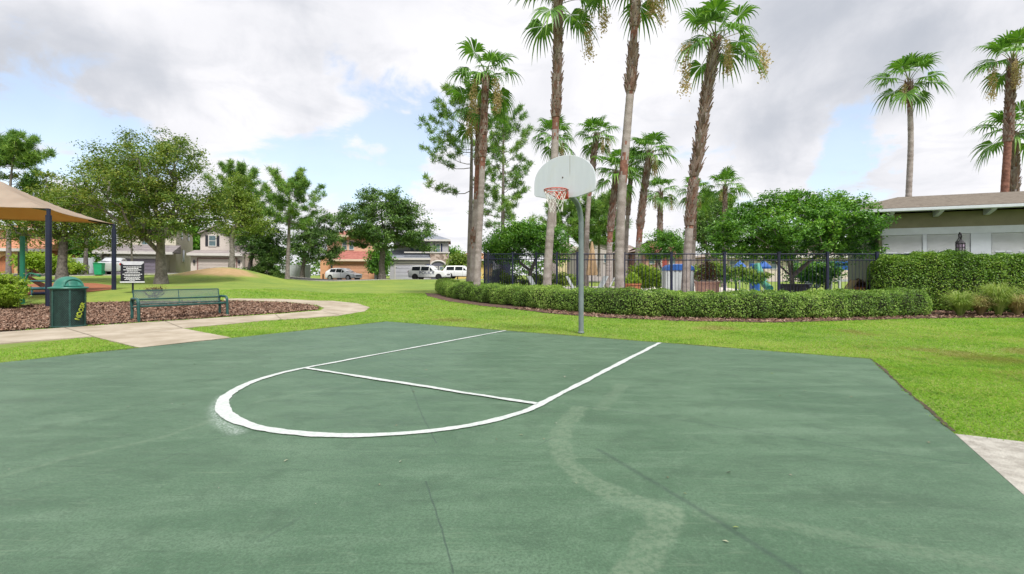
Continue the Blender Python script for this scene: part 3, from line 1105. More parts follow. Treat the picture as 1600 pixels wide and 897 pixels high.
tr = broad_tree("ligustrum_tree", "widest multi stemmed tree with glossy leaves beside the clubhouse", b0, lob,
                [(0, 0, 0), (0, 0, .15), (0.05, 0, .3)], .11, 520, 78000, .125, 'gloss_leaf', 29, cl=.42, start=.0, zmin=1.45, up=.65, aspect=.42, bark_=grey_bark, inner=.5)
d = 30
b0 = GD(1036, d)
cm = broad_tree("crepe_myrtle", "small feathery tree with pink blossom inside the pool fence", b0,
           px_lobes(b0, d, [(1036, 385, 24, 18), (1022, 392, 14, 16), (1050, 390, 16, 18), (1036, 370, 16, 12)]), [(0, 0, 0), (0, 0, .6), (0, 0, 1.2)], .08, 110, 12000, .16, 'gloss_leaf', 30, cl=.55, start=.3, up=.2, aspect=.3)
r = np.random.default_rng(3)
Cb = np.concatenate([np.array(P(px, py, 29.3) - b0) + r.normal(0, .1, (60, 3)) for px, py in ((1027, 391), (1047, 389), (1052, 397), (1020, 384))])
leaf_object("blossom", Cb, .09, 'blossom', cm, seed=4)

# --- distant trees and shrubs
for i, (px, d, specs, label, mtl) in enumerate((
        (1105, 44, [(1105, 350, 24, 26), (1090, 375, 22, 26), (1120, 372, 22, 26), (1110, 330, 16, 14)], "dark bushy tree behind the pool left of the wide glossy tree", 'dark_oak_leaf'),
        (590, 63.2, [(590, 415, 10, 16), (596, 400, 12, 12)], "bright green bush in the gap between the salmon and the grey house", 'gloss_leaf'),
        (715, 63.5, [(716, 418, 12, 10), (722, 408, 8, 8)], "small leafy tree right of the stone arch of the grey house", 'light_leaf'),
        (702, 84, [(704, 402, 8, 9), (712, 410, 6, 6)], "far dark tree between the grey house and the orange roof", 'gloss_leaf'),
        (300, 66, [(299, 385, 14, 26), (297, 360, 8, 16)], "green tree in the gap left of the beige house", 'gloss_leaf'),
        (128, 50, [(125, 385, 24, 18), (145, 390, 18, 16), (108, 392, 14, 14)], "green tree behind the white vinyl fence", 'gloss_leaf'),
        (95, 40, [(95, 415, 16, 13), (112, 420, 12, 8), (80, 418, 10, 12)], "lime green shrub left of the white vinyl fence", 'lime_leaf'),
        (50, 38, [(50, 407, 11, 7), (44, 411, 6, 5)], "small yellow shrub in front of the salmon house's arch", 'lime_leaf'),
        (40, 42, [(30, 300, 30, 28), (60, 305, 30, 24), (45, 325, 40, 20), (80, 320, 30, 16)], "olive tree crown rising behind the shade sail's peak", 'oak_leaf'),
        (1150, 27, [(1150, 430, 26, 10), (1120, 425, 18, 14), (1180, 432, 20, 8), (1085, 428, 14, 10)], "light green shrub behind the pinkish planter", 'light_leaf'),
        (1030, 25, [(1010, 437, 18, 12), (1038, 440, 14, 10), (1000, 428, 14, 10)], "lime green shrub left of the blue capped booth", 'lime_leaf'),
        (1290, 26, [(1285, 425, 30, 16), (1250, 428, 20, 14)], "dark green shrub under the wide glossy tree", 'gloss_leaf'),
        (860, 27, [(790, 438, 24, 8), (840, 440, 26, 7), (880, 438, 20, 8)], "low light shrub along the fence under the rounded tree", 'light_leaf'),
)):
    b0 = GD(px, d)
    lob = px_lobes(b0, d, specs)
    zt = min(l[2] for l in lob)
    broad_tree("tree" if "tree" in label else "shrub", label, b0, lob, [(0, 0, 0), (0, 0, max(.1, zt * .4)), (0, 0, max(.2, zt * .7))],
               .06 if zt < 2 else .14, 60, 6500, .0045 * d + .03, mtl, 60 + i, cl=.018 * d, start=.2, cat="tree" if "tree" in label else "shrub")

# --- bushes in the foreground
b0 = GD(2, 16.2)
lob = px_lobes(b0, 16.2, [(5, 450, 28, 22), (-30, 445, 30, 26), (22, 462, 18, 16), (-10, 470, 30, 16)])
broad_tree("shrub", "lime green shrub on the mulch at the left edge", b0, lob, [(0, 0, 0), (0, 0, .15), (0, 0, .3)], .03, 170, 16000, .07, 'lime_leaf', 90, cl=.2, cat="shrub", start=.2, bark_=twig, inner=.5)
b0 = G(240, 474)
lob = [(0, 0, .38, .42, .3, .22), (.1, .1, .5, .3, .2, .16)]
broad_tree("shrub", "small sparse purplish shrub behind the green bench", b0, lob, [(0, 0, 0), (0, 0, .08), (0, 0, .16)], .015, 80, 900, .035, 'red_leaf', 91, cl=.14, cat="shrub", start=.0, bark_=twig)


# --- pines
def pine(label, base, d, top_px, trunk_px, branches, trunk_r, seed, needle=.16, tuft_r=.26, name="pine_tree", group=None, dens=1.0):
    """branches: (height fraction, azimuth deg, length m, rise)"""
    root = thing(name, label, "tree", base, 0, group)
    rr = random.Random(seed)
    r = np.random.default_rng(seed)
    line = [P(px, py, d) - base for px, py in trunk_px]
    mb = MB()
    # resample trunk
    N = 16
    cum = [0]
    for a, b_ in zip(line[:-1], line[1:]):
        cum.append(cum[-1] + (b_ - a).length)
    def at(f):
        L = f * cum[-1]
        for i in range(len(cum) - 1):
            if L <= cum[i + 1] or i == len(cum) - 2:
                return line[i].lerp(line[i + 1], (L - cum[i]) / max(1e-6, cum[i + 1] - cum[i]))
    mb.tube([at(i / N) for i in range(N + 1)], [trunk_r * (1 - .8 * (i / N) ** 1.2) * (1.25 if i == 0 else 1) for i in range(N + 1)], 9)
    tufts = []
    for hf, az, L, rise in branches:
        a = R(az)
        o = at(hf)
        pts = [o]
        k = 6
        for i in range(1, k + 1):
            f = i / k
            pts.append(o + Vector((math.cos(a) * L * f, math.sin(a) * L * f, L * (rise * f + .25 * f * f) - .12 * L * math.sin(f * math.pi))) + Vector((rr.gauss(0, .04), rr.gauss(0, .04), rr.gauss(0, .04))) * L * .4)
        rb = max(.014, trunk_r * .26 * (1 - .6 * hf))
        mb.tube(pts, [rb * (1 - .8 * i / k) for i in range(k + 1)], 5)
        for i in range(2, k + 1):
            for q in range(2 if L > .9 else 1):
                aa = a + rr.choice((-1, 1)) * rr.uniform(.35, 1.25)
                l2 = rr.uniform(.16, .34) * L * (1.15 - .55 * i / k) + .12
                e = pts[i] + Vector((math.cos(aa) * l2, math.sin(aa) * l2, l2 * rr.uniform(.05, .65)))
                mb.tube([pts[i], pts[i].lerp(e, .5) - Vector((0, 0, .04 * l2)), e], [rb * .38, rb * .28, .006], 4, cap=False)
                tufts.append(e)
                for w_ in range(rr.choice((0, 1, 1, 2))):
                    f2 = rr.uniform(.45, .95)
                    tufts.append(pts[i].lerp(e, f2) + Vector((rr.gauss(0, .14), rr.gauss(0, .14), rr.uniform(-.02, .22))) * min(1, l2 * 1.6))
        tufts.append(pts[-1])
    tufts.append(at(1.0))
    mb.build("trunk", pine_bark, root, smooth=True, angle=80)
    T = np.array([tuple(v) for v in tufts])
    nn = int(70 * dens)
    n = len(T) * nn
    D_ = r.normal(0, 1, (n, 3)); D_[:, 2] += .45
    D_ /= np.linalg.norm(D_, axis=1)[:, None]
    C = np.repeat(T, nn, 0) + r.normal(0, tuft_r * .28, (n, 3))
    side = np.cross(D_, r.normal(0, 1, (n, 3))); side /= np.linalg.norm(side, axis=1)[:, None]
    L = tuft_r * r.uniform(.6, 1.15, n)[:, None]
    w = needle * .11
    V = np.stack([C - side * w, C + side * w, C + D_ * L + side * w * .3, C + D_ * L - side * w * .3], 1).reshape(-1, 3)
    link("crown", np_mesh("crown", V, np.arange(n * 4).reshape(-1, 4), MATS['pine_needle']), root)
    return root


def whorls(seed, h0, h1, n, l0, l1, rise0=.15, rise1=.7, lmid=None):
    rr = random.Random(seed)
    out = []
    for i in range(n):
        f = i / max(1, n - 1)
        h = h0 + (h1 - h0) * f + rr.uniform(-.01, .01)
        L = l0 + (l1 - l0) * f
        if lmid:
            L = l0 + (lmid - l0) * f * 2 if f < .5 else lmid + (l1 - lmid) * (f - .5) * 2
        out.append((min(h, .99), i * 137.5 + rr.uniform(-25, 25), L * rr.uniform(.7, 1.2), rise0 + (rise1 - rise0) * f))
    return out


d = 24.5
pine("slender pine with bare lower trunk beside the pair of tall palms", GD(734, d), d, None, [(733, 445), (734, 380), (736, 300), (737, 230), (736, 150)],
     [(.50, 185, 2.10, -.05), (.52, 60, 0.76, .1), (.56, 20, 0.67, .1), (.62, 172, 2.27, .22), (.64, 215, 1.85, .2), (.66, 340, 0.76, .3), (.70, 190, 2.27, .36), (.72, 140, 1.68, .3), (.75, 165, 1.93, .42), (.78, 210, 1.60, .45), (.8, 20, 0.92, .5), (.82, 300, 0.84, .4), (.84, 176, 1.68, .55), (.86, 240, 1.09, .5), (.87, 100, 1.01, .6), (.90, 200, 1.18, .65), (.92, 330, 0.76, .7), (.93, 0, 0.67, .7), (.95, 160, 1.01, .8), (.97, 250, 0.67, .9), (.98, 90, 0.50, 1.0)], .15, 31, .13, .20, dens=.55)
d = 34
pine("bright green pine rising behind the rounded bushy tree", GD(786, d), d, None, [(785, 440), (785, 380), (786, 300), (787, 178)], whorls(5, .30, .98, 32, 1.9, .7, .15, .9, 2.3), .17, 32, .15, .27, dens=.5)
d = 45
pine("straight pine with a flat green crown right of the bare mound", GD(450, d), d, None, [(449, 436), (450, 400), (452, 350), (453, 285)], whorls(9, .52, .98, 22, 2.2, 1.2, .12, .65, 2.7), .2, 33, .2, .36, dens=.6)
d = 54
pine("dark pine peeking over the slim yellow green tree", GD(372, d), d, None, [(372, 425), (373, 350), (374, 270)], whorls(12, .5, .98, 20, 2.3, 1.2, .2, .8, 2.7), .2, 34, .24, .45, dens=.6)
d = 40
pine("tall thin pine at the left edge behind the shade sail", GD(15, d), d, None, [(13, 432), (14, 350), (16, 290), (22, 228)], [(.62, 170, 1.6, .2), (.7, 20, 1.6, .5), (.72, 190, 2.0, .6), (.82, 0, 1.6, .5), (.84, 160, 1.8, .5)] + whorls(17, .84, .99, 15, 2.0, .8, .3, .9), .19, 35, .2, .38, dens=.6)
d = 52
pine("far pine left of the hoop's pole behind the pool", GD(888, d), d, None, [(888, 432), (888, 370), (887, 322)], whorls(21, .5, .98, 22, 2.6, .9, .2, .8, 2.0), .17, 36, .24, .42, dens=.55)
d = 52
pine("far pine right of the hoop's pole behind the pool", GD(934, d), d, None, [(936, 432), (936, 370), (935, 322)], whorls(23, .40, .98, 32, 2.6, 1.4, .1, .7, 2.8), .2, 37, .24, .44, dens=.6)
d = 50
pine("far pine behind the wide glossy tree", GD(1118, d), d, None, [(1118, 432), (1118, 370), (1118, 318)], whorls(27, .45, .98, 26, 2.6, 1.0, .2, .8, 2.4), .2, 38, .24, .44, dens=.6)


# ---------------------------------------------------------------- fan palms
petiole_mat = mat('petiole', (.14, .19, .05), .5, .2, 4)
boot_mat = island_ramp('boot', [(.10, .06, .045), (.24, .19, .165), (.17, .09, .065), (.34, .29, .27), (.20, .13, .10), (.28, .23, .21)])
palm_grey = mat('palm_trunk_grey', (.20, .165, .15), .9, .2, 3, .8, 24, col2=(.34, .30, .285))
palm_red = mat('palm_trunk_red', (.12, .05, .035), .9, .2, 7, .8, 24, col2=(.26, .12, .085))


def frond_mesh(pitch, seed, pet=1.0, blade=1.0, nseg=20, droop=.55):
    r = random.Random(seed)
    pts = [Vector((0, 0, 0))]
    a = R(pitch)
    bend = R(-26)
    for i in range(1, 6):
        aa = a + bend * (i / 5) ** 1.3
        pts.append(pts[-1] + Vector((math.cos(aa), 0, math.sin(aa))) * pet / 5)
    mb = MB()
    vs, fs, mi = [], [], []
    for i, p in enumerate(pts):
        w = .030 * (1 - .55 * i / 5)
        vs += [(p.x, -w, p.z), (p.x, w, p.z), (p.x, 0, p.z - w * .8)]
    for i in range(5):
        for q in range(3):
            j = (q + 1) % 3
            fs.append((i * 3 + q, i * 3 + j, i * 3 + 3 + j, i * 3 + 3 + q)); mi.append(1)
    ae = a + bend * 1.15
    f = Vector((math.cos(ae), 0, math.sin(ae)))
    n = Vector((-math.sin(ae), 0, math.cos(ae)))
    s = Vector((0, 1, 0))
    o = pts[-1]
    span = R(115)
    for i in range(nseg):
        th = -span + 2 * span * (i + .5) / nseg + r.gauss(0, .03)
        L = blade * (1 - .30 * (abs(th) / span) ** 2) * r.uniform(.88, 1.1)
        cup = .22 * abs(math.sin(th))
        dr_ = (f * math.cos(th) + s * math.sin(th) + n * cup).normalized()
        side = (s * math.cos(th) - f * math.sin(th)).normalized()
        dq = droop * r.uniform(.75, 1.3)
        hw = blade * span / nseg
        base = len(vs)
        rows = [(.03, .3), (.46, 1.0), (.66, .66), (.85, .34), (1.0, .04)]
        for tt, wf in rows:
            c = o + dr_ * (L * tt)
            sag = max(0, tt - .40)
            c = c - Vector((0, 0, 1)) * (dq * L * sag * sag * 2.4) - dr_ * (L * .30 * dq * sag * sag)
            w = hw * wf * min(tt, .48) * 1.08
            fold = n * (.22 * w)
            vs += [tuple(c - side * w + fold), tuple(c), tuple(c + side * w + fold)]
        for q in range(len(rows) - 1):
            b_ = base + q * 3
            fs += [(b_, b_ + 1, b_ + 4, b_ + 3), (b_ + 1, b_ + 2, b_ + 5, b_ + 4)]; mi += [0, 0]
    return np_mesh("frond", np.array(vs), fs, [MATS['palm_leaf'], petiole_mat], mi)


FRONDS = {}
for pt in (82, 62, 42, 24, 6, -14, -36):
    FRONDS[pt] = [frond_mesh(pt, 100 + pt * 3 + k, pet=.78 + .16 * k, blade=1.02, droop={82: .3, 62: .42, 42: .52, 24: .6, 6: .62, -14: .6, -36: .6}[pt]) for k in range(3)]


def strand_mesh(seed, reach, drop, n):
    """flower stalk: arches out of the crown, then hangs with tan fruit strings"""
    r = random.Random(seed)
    pts = []
    for i in range(9):
        f = i / 8
        pts.append(Vector((reach * min(1, f * 1.7) ** .8, 0, .35 * math.sin(min(1, f * 1.7) * math.pi * .8) - drop * max(0, f - .32) * 1.45)))
    C = []
    for i in range(n):
        f = r.uniform(.45, 1.0) ** .9
        k = min(7, int(f * 8))
        p = pts[k].lerp(pts[k + 1], f * 8 - k)
        for q in range(3):
            C.append(tuple(p + Vector((r.gauss(0, .09), r.gauss(0, .09), -abs(r.gauss(0, .16))))))
    C = np.array(C)
    V = leaf_quads(C, .095, aspect=.45, up=0, seed=seed)
    V2, F2 = [], []
    for i, p in enumerate(pts):
        w = .018 * (1 - .6 * i / 8)
        V2 += [(p.x, -w, p.z), (p.x, w, p.z), (p.x, 0, p.z - w)]
    for i in range(8):
        for q in range(3):
            j = (q + 1) % 3
            F2.append((i * 3 + q, i * 3 + j, i * 3 + 3 + j, i * 3 + 3 + q))
    Fq = np.concatenate([np.arange(len(C) * 4).reshape(-1, 4), np.array(F2) + len(V)])
    return np_mesh("fruit_stalk", np.concatenate([V, np.array(V2)]), Fq, [MATS['fruit_strand']])


STRANDS = [strand_mesh(1, 1.1, 1.8, 150), strand_mesh(2, .55, 1.6, 190), strand_mesh(3, 1.6, 1.1, 130)]


def palm(label, d, line_px, r0, nf, seed, boots=((.55, 1.0, 1.0),), red=((.9, 1.0),), scale=1.0, stalks=(), base_d=None, group="fan palms round the pool", skip=(), low=-36, bulge=1.25):
    base = GD(line_px[0][0], d)
    root = thing("fan_palm", label, "palm tree", base, 0, group)
    rr = random.Random(seed)
    line = [P(px, py, d) - base for px, py in line_px]
    line[0].z = -.05
    cum = [0]
    for a, b_ in zip(line[:-1], line[1:]):
        cum.append(cum[-1] + (b_ - a).length)
    TL_ = cum[-1]

    def at(f):
        # smooth (Catmull-Rom) centre line
        L = f * TL_
        for i in range(len(cum) - 1):
            if L <= cum[i + 1] + 1e-6 or i == len(cum) - 2:
                q = (L - cum[i]) / max(1e-6, cum[i + 1] - cum[i])
                p1, p2 = line[i], line[i + 1]
                p0 = line[i - 1] if i else p1 * 2 - p2
                p3 = line[i + 2] if i + 2 < len(line) else p2 * 2 - p1
                return .5 * ((2 * p1) + (p2 - p0) * q + (2 * p0 - 5 * p1 + 4 * p2 - p3) * q * q + (3 * p1 - p0 - 3 * p2 + p3) * q ** 3)

    def rad(f):
        flare = 1 + .42 * math.exp(-f * TL_ / .45)
        return r0 * flare * (1 - .30 * f)

    N = 90
    pts = [at(i / N) for i in range(N + 1)]
    rs = []
    for i in range(N + 1):
        f = i / N
        v = rad(f) * (1 + .025 * math.sin(i * 2.9) + rr.gauss(0, .012))
        for a, b_, k in boots:
            if a < f < b_:
                v *= 1 + .12 * k
        rs.append(v)
    tb = MB()
    for i0 in range(0, N, 1):
        f = (i0 + .5) / N
        mi = 1 if any(a <= f <= b_ for a, b_ in red) else 0
        m0 = len(tb.m)
        tb.tube(pts[i0:i0 + 2], rs[i0:i0 + 2], 14, mi, cap=(i0 == N - 1))
        for q in range(m0, len(tb.m)):
            ff = f + rr.gauss(0, .018)
            tb.m[q] = 1 if any(a <= ff <= b_ for a, b_ in red) else 0
    tb.build("trunk", [palm_grey, palm_red], root, smooth=True, angle=70)
    # old leaf bases left on the trunk
    for a, b_, k in boots:
        bv = MB()
        h = a * TL_
        ring = 0
        while h < b_ * TL_ - .04:
            f = h / TL_
            rr_ = rad(f) * (1 + .08 * k)
            c = at(f)
            tn = (at(min(1, f + .01)) - at(max(0, f - .01))).normalized()
            nb = 9
            for q in range(nb):
                if rr.random() < .10:
                    continue
                an = 2 * math.pi * (q + .5 * (ring % 2)) / nb + rr.gauss(0, .06)
                o_ = Vector((math.cos(an), math.sin(an), 0))
                sd2 = Vector((-math.sin(an), math.cos(an), 0))
                w = rr_ * .42 * rr.uniform(.8, 1.15)
                L = rr.uniform(.16, .30) * k
                out = rr.uniform(.12, .48) * k
                p0 = c + o_ * rr_ * .92
                p1 = p0 + tn * L + o_ * L * out
                th = o_ * .028
                V = [p0 - sd2 * w, p0 + sd2 * w, p1 + sd2 * w * .30, p1 - sd2 * w * .30]
                V = V + [v + th for v in V]
                bv.add(V, [(0, 1, 2, 3), (7, 6, 5, 4), (0, 4, 5, 1), (1, 5, 6, 2), (2, 6, 7, 3), (3, 7, 4, 0)])
            h += rr.uniform(.12, .15)
            ring += 1
        bv.build("leaf_bases", boot_mat, root)
    top = at(1.0)
    golden = 137.508
    pl = [82, 82, 62, 62, 62, 42, 42, 24, 24, 6, 6, -14]
    pl = [q for q in pl if q >= low]
    for i in range(nf):
        fr = i / max(1, nf - 1)
        az = (i * golden + seed * 41) % 360
        pt = pl[min(len(pl) - 1, int(fr * len(pl)))]
        me = rr.choice(FRONDS[pt])
        o = link("frond", me, root)
        o.location = top + Vector((0, 0, .12 - .35 * fr))
        o.rotation_euler = (rr.gauss(0, .07), rr.gauss(0, .09), R(az + rr.uniform(-14, 14)))
        sc = scale * rr.uniform(.85, 1.12) * (.8 if pt == 82 else 1)
        o.scale = (sc, sc, sc)
    for k, az, sc in stalks:
        o = link("fruit_stalk", STRANDS[k], root)
        o.location = top + Vector((0, 0, -.05))
        o.rotation_euler = (0, 0, R(az))
        o.scale = (sc, sc, sc)
    return root


# front row, along the iron fence.  azimuth 0 = right, 180 = left, 270 = towards the camera
palm("tall palm left of the hoop, front one of a close pair", 21.0, [(744, 452), (748, 380), (752, 300), (756, 200), (759, 118)], .16, 15, 1,
     boots=((.64, .99, .75),), red=((.60, .66), (.62, 1)), scale=1.0, stalks=((1, 190, 1.0), (1, 330, 1.1)), low=-14)
palm("palm with a lower crown, rear one of the close pair", 22.6, [(737, 450), (740, 380), (744, 300), (747, 230), (749, 170)], .14, 13, 2,
     boots=((.30, .36, .8), (.70, .99, .7)), red=((.3, .36), (.55, 1),), scale=1.0, stalks=((1, 200, .9), (1, 250, .8)), low=-14)
palm("palm whose leaning grey trunk passes behind the basketball backboard", 18.2, [(853, 455), (857, 400), (864, 300), (868, 200), (871, 100), (872, 2)], .168, 16, 3,
     boots=((.62, 1.0, 1.0),), red=((.58, .70), (.9, 1)), scale=1.0, stalks=((0, 10, 1.15), (2, 355, 1.1)))
palm("tallest palm, its crown cut off by the photo's top edge", 16.6, [(968, 458), (968, 400), (972, 300), (980, 200), (988, 100), (995, -42)], .168, 16, 4,
     boots=((.655, .70, 1.1), (.70, .80, .9), (.845, 1.0, .9)), red=((.40, .46), (.64, .70), (.80, .85), (.95, 1)), scale=1.0, stalks=((1, 350, 1.0), (0, 15, .9)))
palm("big palm with a shaggy leaning trunk growing behind the iron fence", 18.6, [(1070, 462), (1074, 400), (1082, 300), (1094, 220), (1106, 140), (1118, 62)], .168, 16, 5,
     boots=((.30, .46, .9), (.48, 1.0, 1.25)), red=((.30, .47), (.75, .80), (.95, 1)), scale=1.04, stalks=((0, 195, 1.25), (2, 5, 1.25), (1, 300, 1.0)))
# behind the clubhouse
palm("lone palm with a smooth thin trunk behind the clubhouse roof", 24.0, [(1418, 440), (1419, 330), (1423, 220), (1420, 128)], .155, 15, 6,
     boots=((.90, 1.0, 1.0),), red=((.88, 1.0),), scale=1.0, stalks=((1, 200, .7),))
palm("tall palm with a reddish trunk at the right edge above the clubhouse roof", 23.5, [(1566, 440), (1569, 320), (1575, 220), (1581, 95)], .185, 18, 7,
     boots=((.66, 1.0, .9),), red=((.0, 1.0),), scale=1.0, stalks=((0, 190, 1.1), (1, 240, 1.0), (0, 340, .9)), low=-14)
palm("lower palm half hidden by the reddish trunk at the right edge", 27.0, [(1586, 440), (1585, 320), (1586, 260), (1585, 205)], .18, 18, 8,
     boots=((.55, .97, 1.1),), red=((.85, 1.0),), scale=1.1, low=-14)
# farther back, inside the pool area
palm("palm behind the top of the basketball backboard", 35.0, [(866, 435), (866, 330), (866, 215)], .19, 20, 9, boots=((.6, 1, .8),), scale=1.15, stalks=((1, 350, 1.0),))
palm("palm just right of the basketball backboard with an orange seed head", 34.0, [(915, 435), (918, 340), (926, 260), (932, 212)], .20, 20, 10, boots=((.66, 1, 1.1),), red=((.6, 1),), scale=1.0, stalks=((1, 320, .9), (0, 350, .8)))
palm("palm with a rusty trunk left of the tallest palm's trunk", 30.0, [(950, 440), (953, 370), (958, 320), (963, 270)], .20, 20, 11, boots=((.50, 1, 1.0),), red=((.4, 1),), scale=1.0)
palm("thin palm right of the tallest palm's trunk", 33.0, [(977, 440), (979, 370), (983, 310), (987, 262)], .16, 18, 12, boots=((.6, 1, .7),), scale=1.0)
palm("leaning rusty palm with an orange seed head between two tall front palms", 31.0, [(995, 440), (999, 370), (1006, 300), (1015, 240)], .22, 22, 13, boots=((.45, 1, 1.0),), red=((.35, 1),), scale=1.05, stalks=((1, 290, 1.0),))
palm("short palm rising over the pink blossomed tree", 38.0, [(1031, 435), (1031, 370), (1032, 300)], .21, 18, 14, boots=((.5, 1, .9),), scale=.95, stalks=((1, 200, .9), (0, 0, .8)))
palm("palm mostly hidden behind the shaggy leaning trunk", 40.0, [(1082, 435), (1084, 370), (1085, 302)], .2, 16, 15, boots=((.5, 1, .7),), scale=1.0, stalks=((1, 0, .8),))
palm("small palm left of the wide glossy tree", 38.0, [(1131, 435), (1132, 370), (1133, 292)], .19, 18, 16, boots=((.5, 1, .7),), scale=1.05, stalks=((1, 190, .7),), low=6)


# ---------------------------------------------------------------- hedges
def hedge(name, label, line, depth, height, material, n, leaf, seed, lump=.05, group=None):
    """clipped hedge along a line of front-base points (world); grows away from the camera side"""
    r = np.random.default_rng(seed)
    base = Vector((line[0].x, line[0].y, tz(line[0].x, line[0].y)))
    root = thing(name, label, "hedge", base, 0, group)
    # dense centre line
    pts = []
    for a, b_ in zip(line[:-1], line[1:]):
        k = max(1, int((b_ - a).length / .25))
        pts += [a.lerp(b_, i / k) for i in range(k)]
    pts.append(line[-1])
    k = len(pts)
    nor = []
    for i in range(k):
        tn = (pts[min(i + 1, k - 1)] - pts[max(i - 1, 0)]); tn.z = 0; tn.normalize()
        nn = Vector((-tn.y, tn.x, 0))
        nor.append(nn if nn.y > 0 else -nn)
    PX = np.array([tuple(p) for p in pts]); NX = np.array([tuple(v) for v in nor])
    # rounded section: parameter s in 0..1 from front base over the top to the back base
    prof = np.array([(0.10, .02), (0.0, .25), (0.0, .6), (.05, .85), (.16, .97), (.4, 1.0), (.62, 1.0), (.86, .96), (.96, .82), (1.0, .5), (.93, .05)])
    def surf(u, s, push=0.0):
        i = np.clip((u * (k - 1)).astype(int), 0, k - 2); fr = (u * (k - 1) - i)[:, None]
        c = PX[i] * (1 - fr) + PX[i + 1] * fr
        nn = NX[i] * (1 - fr) + NX[i + 1] * fr
        j = np.clip((s * 10).astype(int), 0, 9); fj = (s * 10 - j)[:, None]
        pr = prof[j] * (1 - fj) + prof[j + 1] * fj
        endw = np.clip(np.minimum(u, 1 - u) * (k - 1) * .25 / .45, 0, 1) ** .45
        mid = .5 + (pr[:, 0] - .5) * (.25 + .75 * endw) + 0
        q = c + nn * (mid * depth)[:, None]
        z = pr[:, 1] * height * (.55 + .45 * endw)
        z = z * (1 + lump * np.sin(c[:, 0] * 2.1 + 1.7 * np.sin(c[:, 1] * 1.3)) + lump * .6 * np.sin(c[:, 0] * 5.3 + s * 4))
        q[:, 2] = terrain(q[:, 0], q[:, 1]) + z
        cen = c + nn * (.5 * depth); cen[:, 2] = terrain(cen[:, 0], cen[:, 1]) + height * .45
        o = q - cen
        o /= np.linalg.norm(o, axis=1)[:, None] + 1e-6
        bump = lump * (np.sin(c[:, 0] * 7.7 + s * 9) + np.sin(c[:, 0] * 13.1 - s * 15 + 1)) * .7
        return q + o * (push + bump)[:, None], o
    u = r.uniform(0, 1, n); s = r.uniform(0, 1, n)
    q, o = surf(u, s, -np.abs(r.normal(0, .055, n)) + (r.uniform(0, 1, n) < .04) * r.uniform(0, .10, n))
    tipn = r.uniform(0, 1, n)
    C = q - np.array(base)
    # dark inner shell, added to block light passing through the hedge
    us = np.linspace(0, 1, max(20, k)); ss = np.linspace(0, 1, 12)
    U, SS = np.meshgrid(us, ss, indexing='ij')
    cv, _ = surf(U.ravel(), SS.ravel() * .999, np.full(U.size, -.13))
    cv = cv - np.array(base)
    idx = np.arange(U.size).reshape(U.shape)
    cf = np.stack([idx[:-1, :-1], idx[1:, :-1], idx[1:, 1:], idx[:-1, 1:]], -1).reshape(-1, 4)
    link("blocking_core", np_mesh("blocking_core", cv, cf, MATS['hedge_core'], smooth=True), root)
    leaf_object("foliage", C, leaf, material, root, seed=seed, out=o * .9, up=.35, aspect=.55)
    return root


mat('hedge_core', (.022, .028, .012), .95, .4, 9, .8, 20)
FRONT = [G(*p) for p in ((678, 457), (690, 463), (710, 468), (760, 475), (850, 485), (950, 493), (1060, 498), (1180, 500), (1300, 499), (1400, 496.5), (1470, 494))]
hedge("clipped_hedge", "long low clipped hedge curving along the mulch in front of the iron fence", FRONT, 1.15, .80, 'hedge_leaf', 105000, .05, 41, .045)
hedge("tall_hedge", "tall broad leaved hedge under the clubhouse windows", [Vector(((1368 - 800) / F * 16.5, 16.5, 0)), Vector(((1480 - 800) / F * 15.9, 15.9, 0)), Vector((17.3, 15.2, 0)), Vector((20.5, 14.6, 0))], 1.2, 2.0, 'tall_hedge_leaf', 72000, .058, 42, .03)


# ---------------------------------------------------------------- ornamental grass clumps
def tuft(label, px, py, h, w, material, n, seed):
    b0 = G(px, py)
    root = thing("ornamental_grass", label, "grass clump", b0, 0, "arching grass clumps by the tall hedge")
    r = np.random.default_rng(seed)
    a = r.uniform(0, 2 * np.pi, n); L = h * r.uniform(.6, 1.25, n); sp = r.uniform(.1, 1, n) ** .7 * w
    k = 5
    rows = []
    for i in range(k):
        f = i / (k - 1)
        rad = .06 * r.uniform(.3, 1, n) + sp * f ** 1.3
        z = L * (np.sin(f * np.pi * .62) / np.sin(np.pi * .5)) * (1 - .25 * f * sp / w)
        c = np.stack([np.cos(a) * rad, np.sin(a) * rad, z], -1)
        wd = .010 * (1 - .9 * f)
        s = np.stack([-np.sin(a), np.cos(a), 0 * a], -1) * wd
        rows.append((c - s, c + s))
    V = np.stack([v for rw in rows for v in rw], 1).reshape(-1, 3)
    off = (np.arange(n) * 2 * k)[:, None]
    Fq = np.concatenate([off + [2 * i, 2 * i + 1, 2 * i + 3, 2 * i + 2] for i in range(k - 1)])
    link("blades", np_mesh("blades", V, Fq, MATS[material]), root)
    return root


tuft("yellow green arching grass clump at the low hedge's right end", 1500, 494, .72, .75, 'grass_tuft', 700, 51)
tuft("half dead brown grass clump between two green ones", 1532, 493, .6, .62, 'brown_tuft', 500, 52)
tuft("tallest green grass clump with an upright fountain of blades", 1560, 494, .95, .75, 'grass_tuft', 900, 53)
tuft("straw coloured grass clump near the right edge of the photo", 1590, 494, .62, .62, 'brown_tuft', 500, 54)
tuft("green grass clump cut by the right edge of the photo", 1618, 492, .85, .7, 'grass_tuft', 700, 55)


# ================================================================ OBJECTS OF THE PARK
V3 = Vector

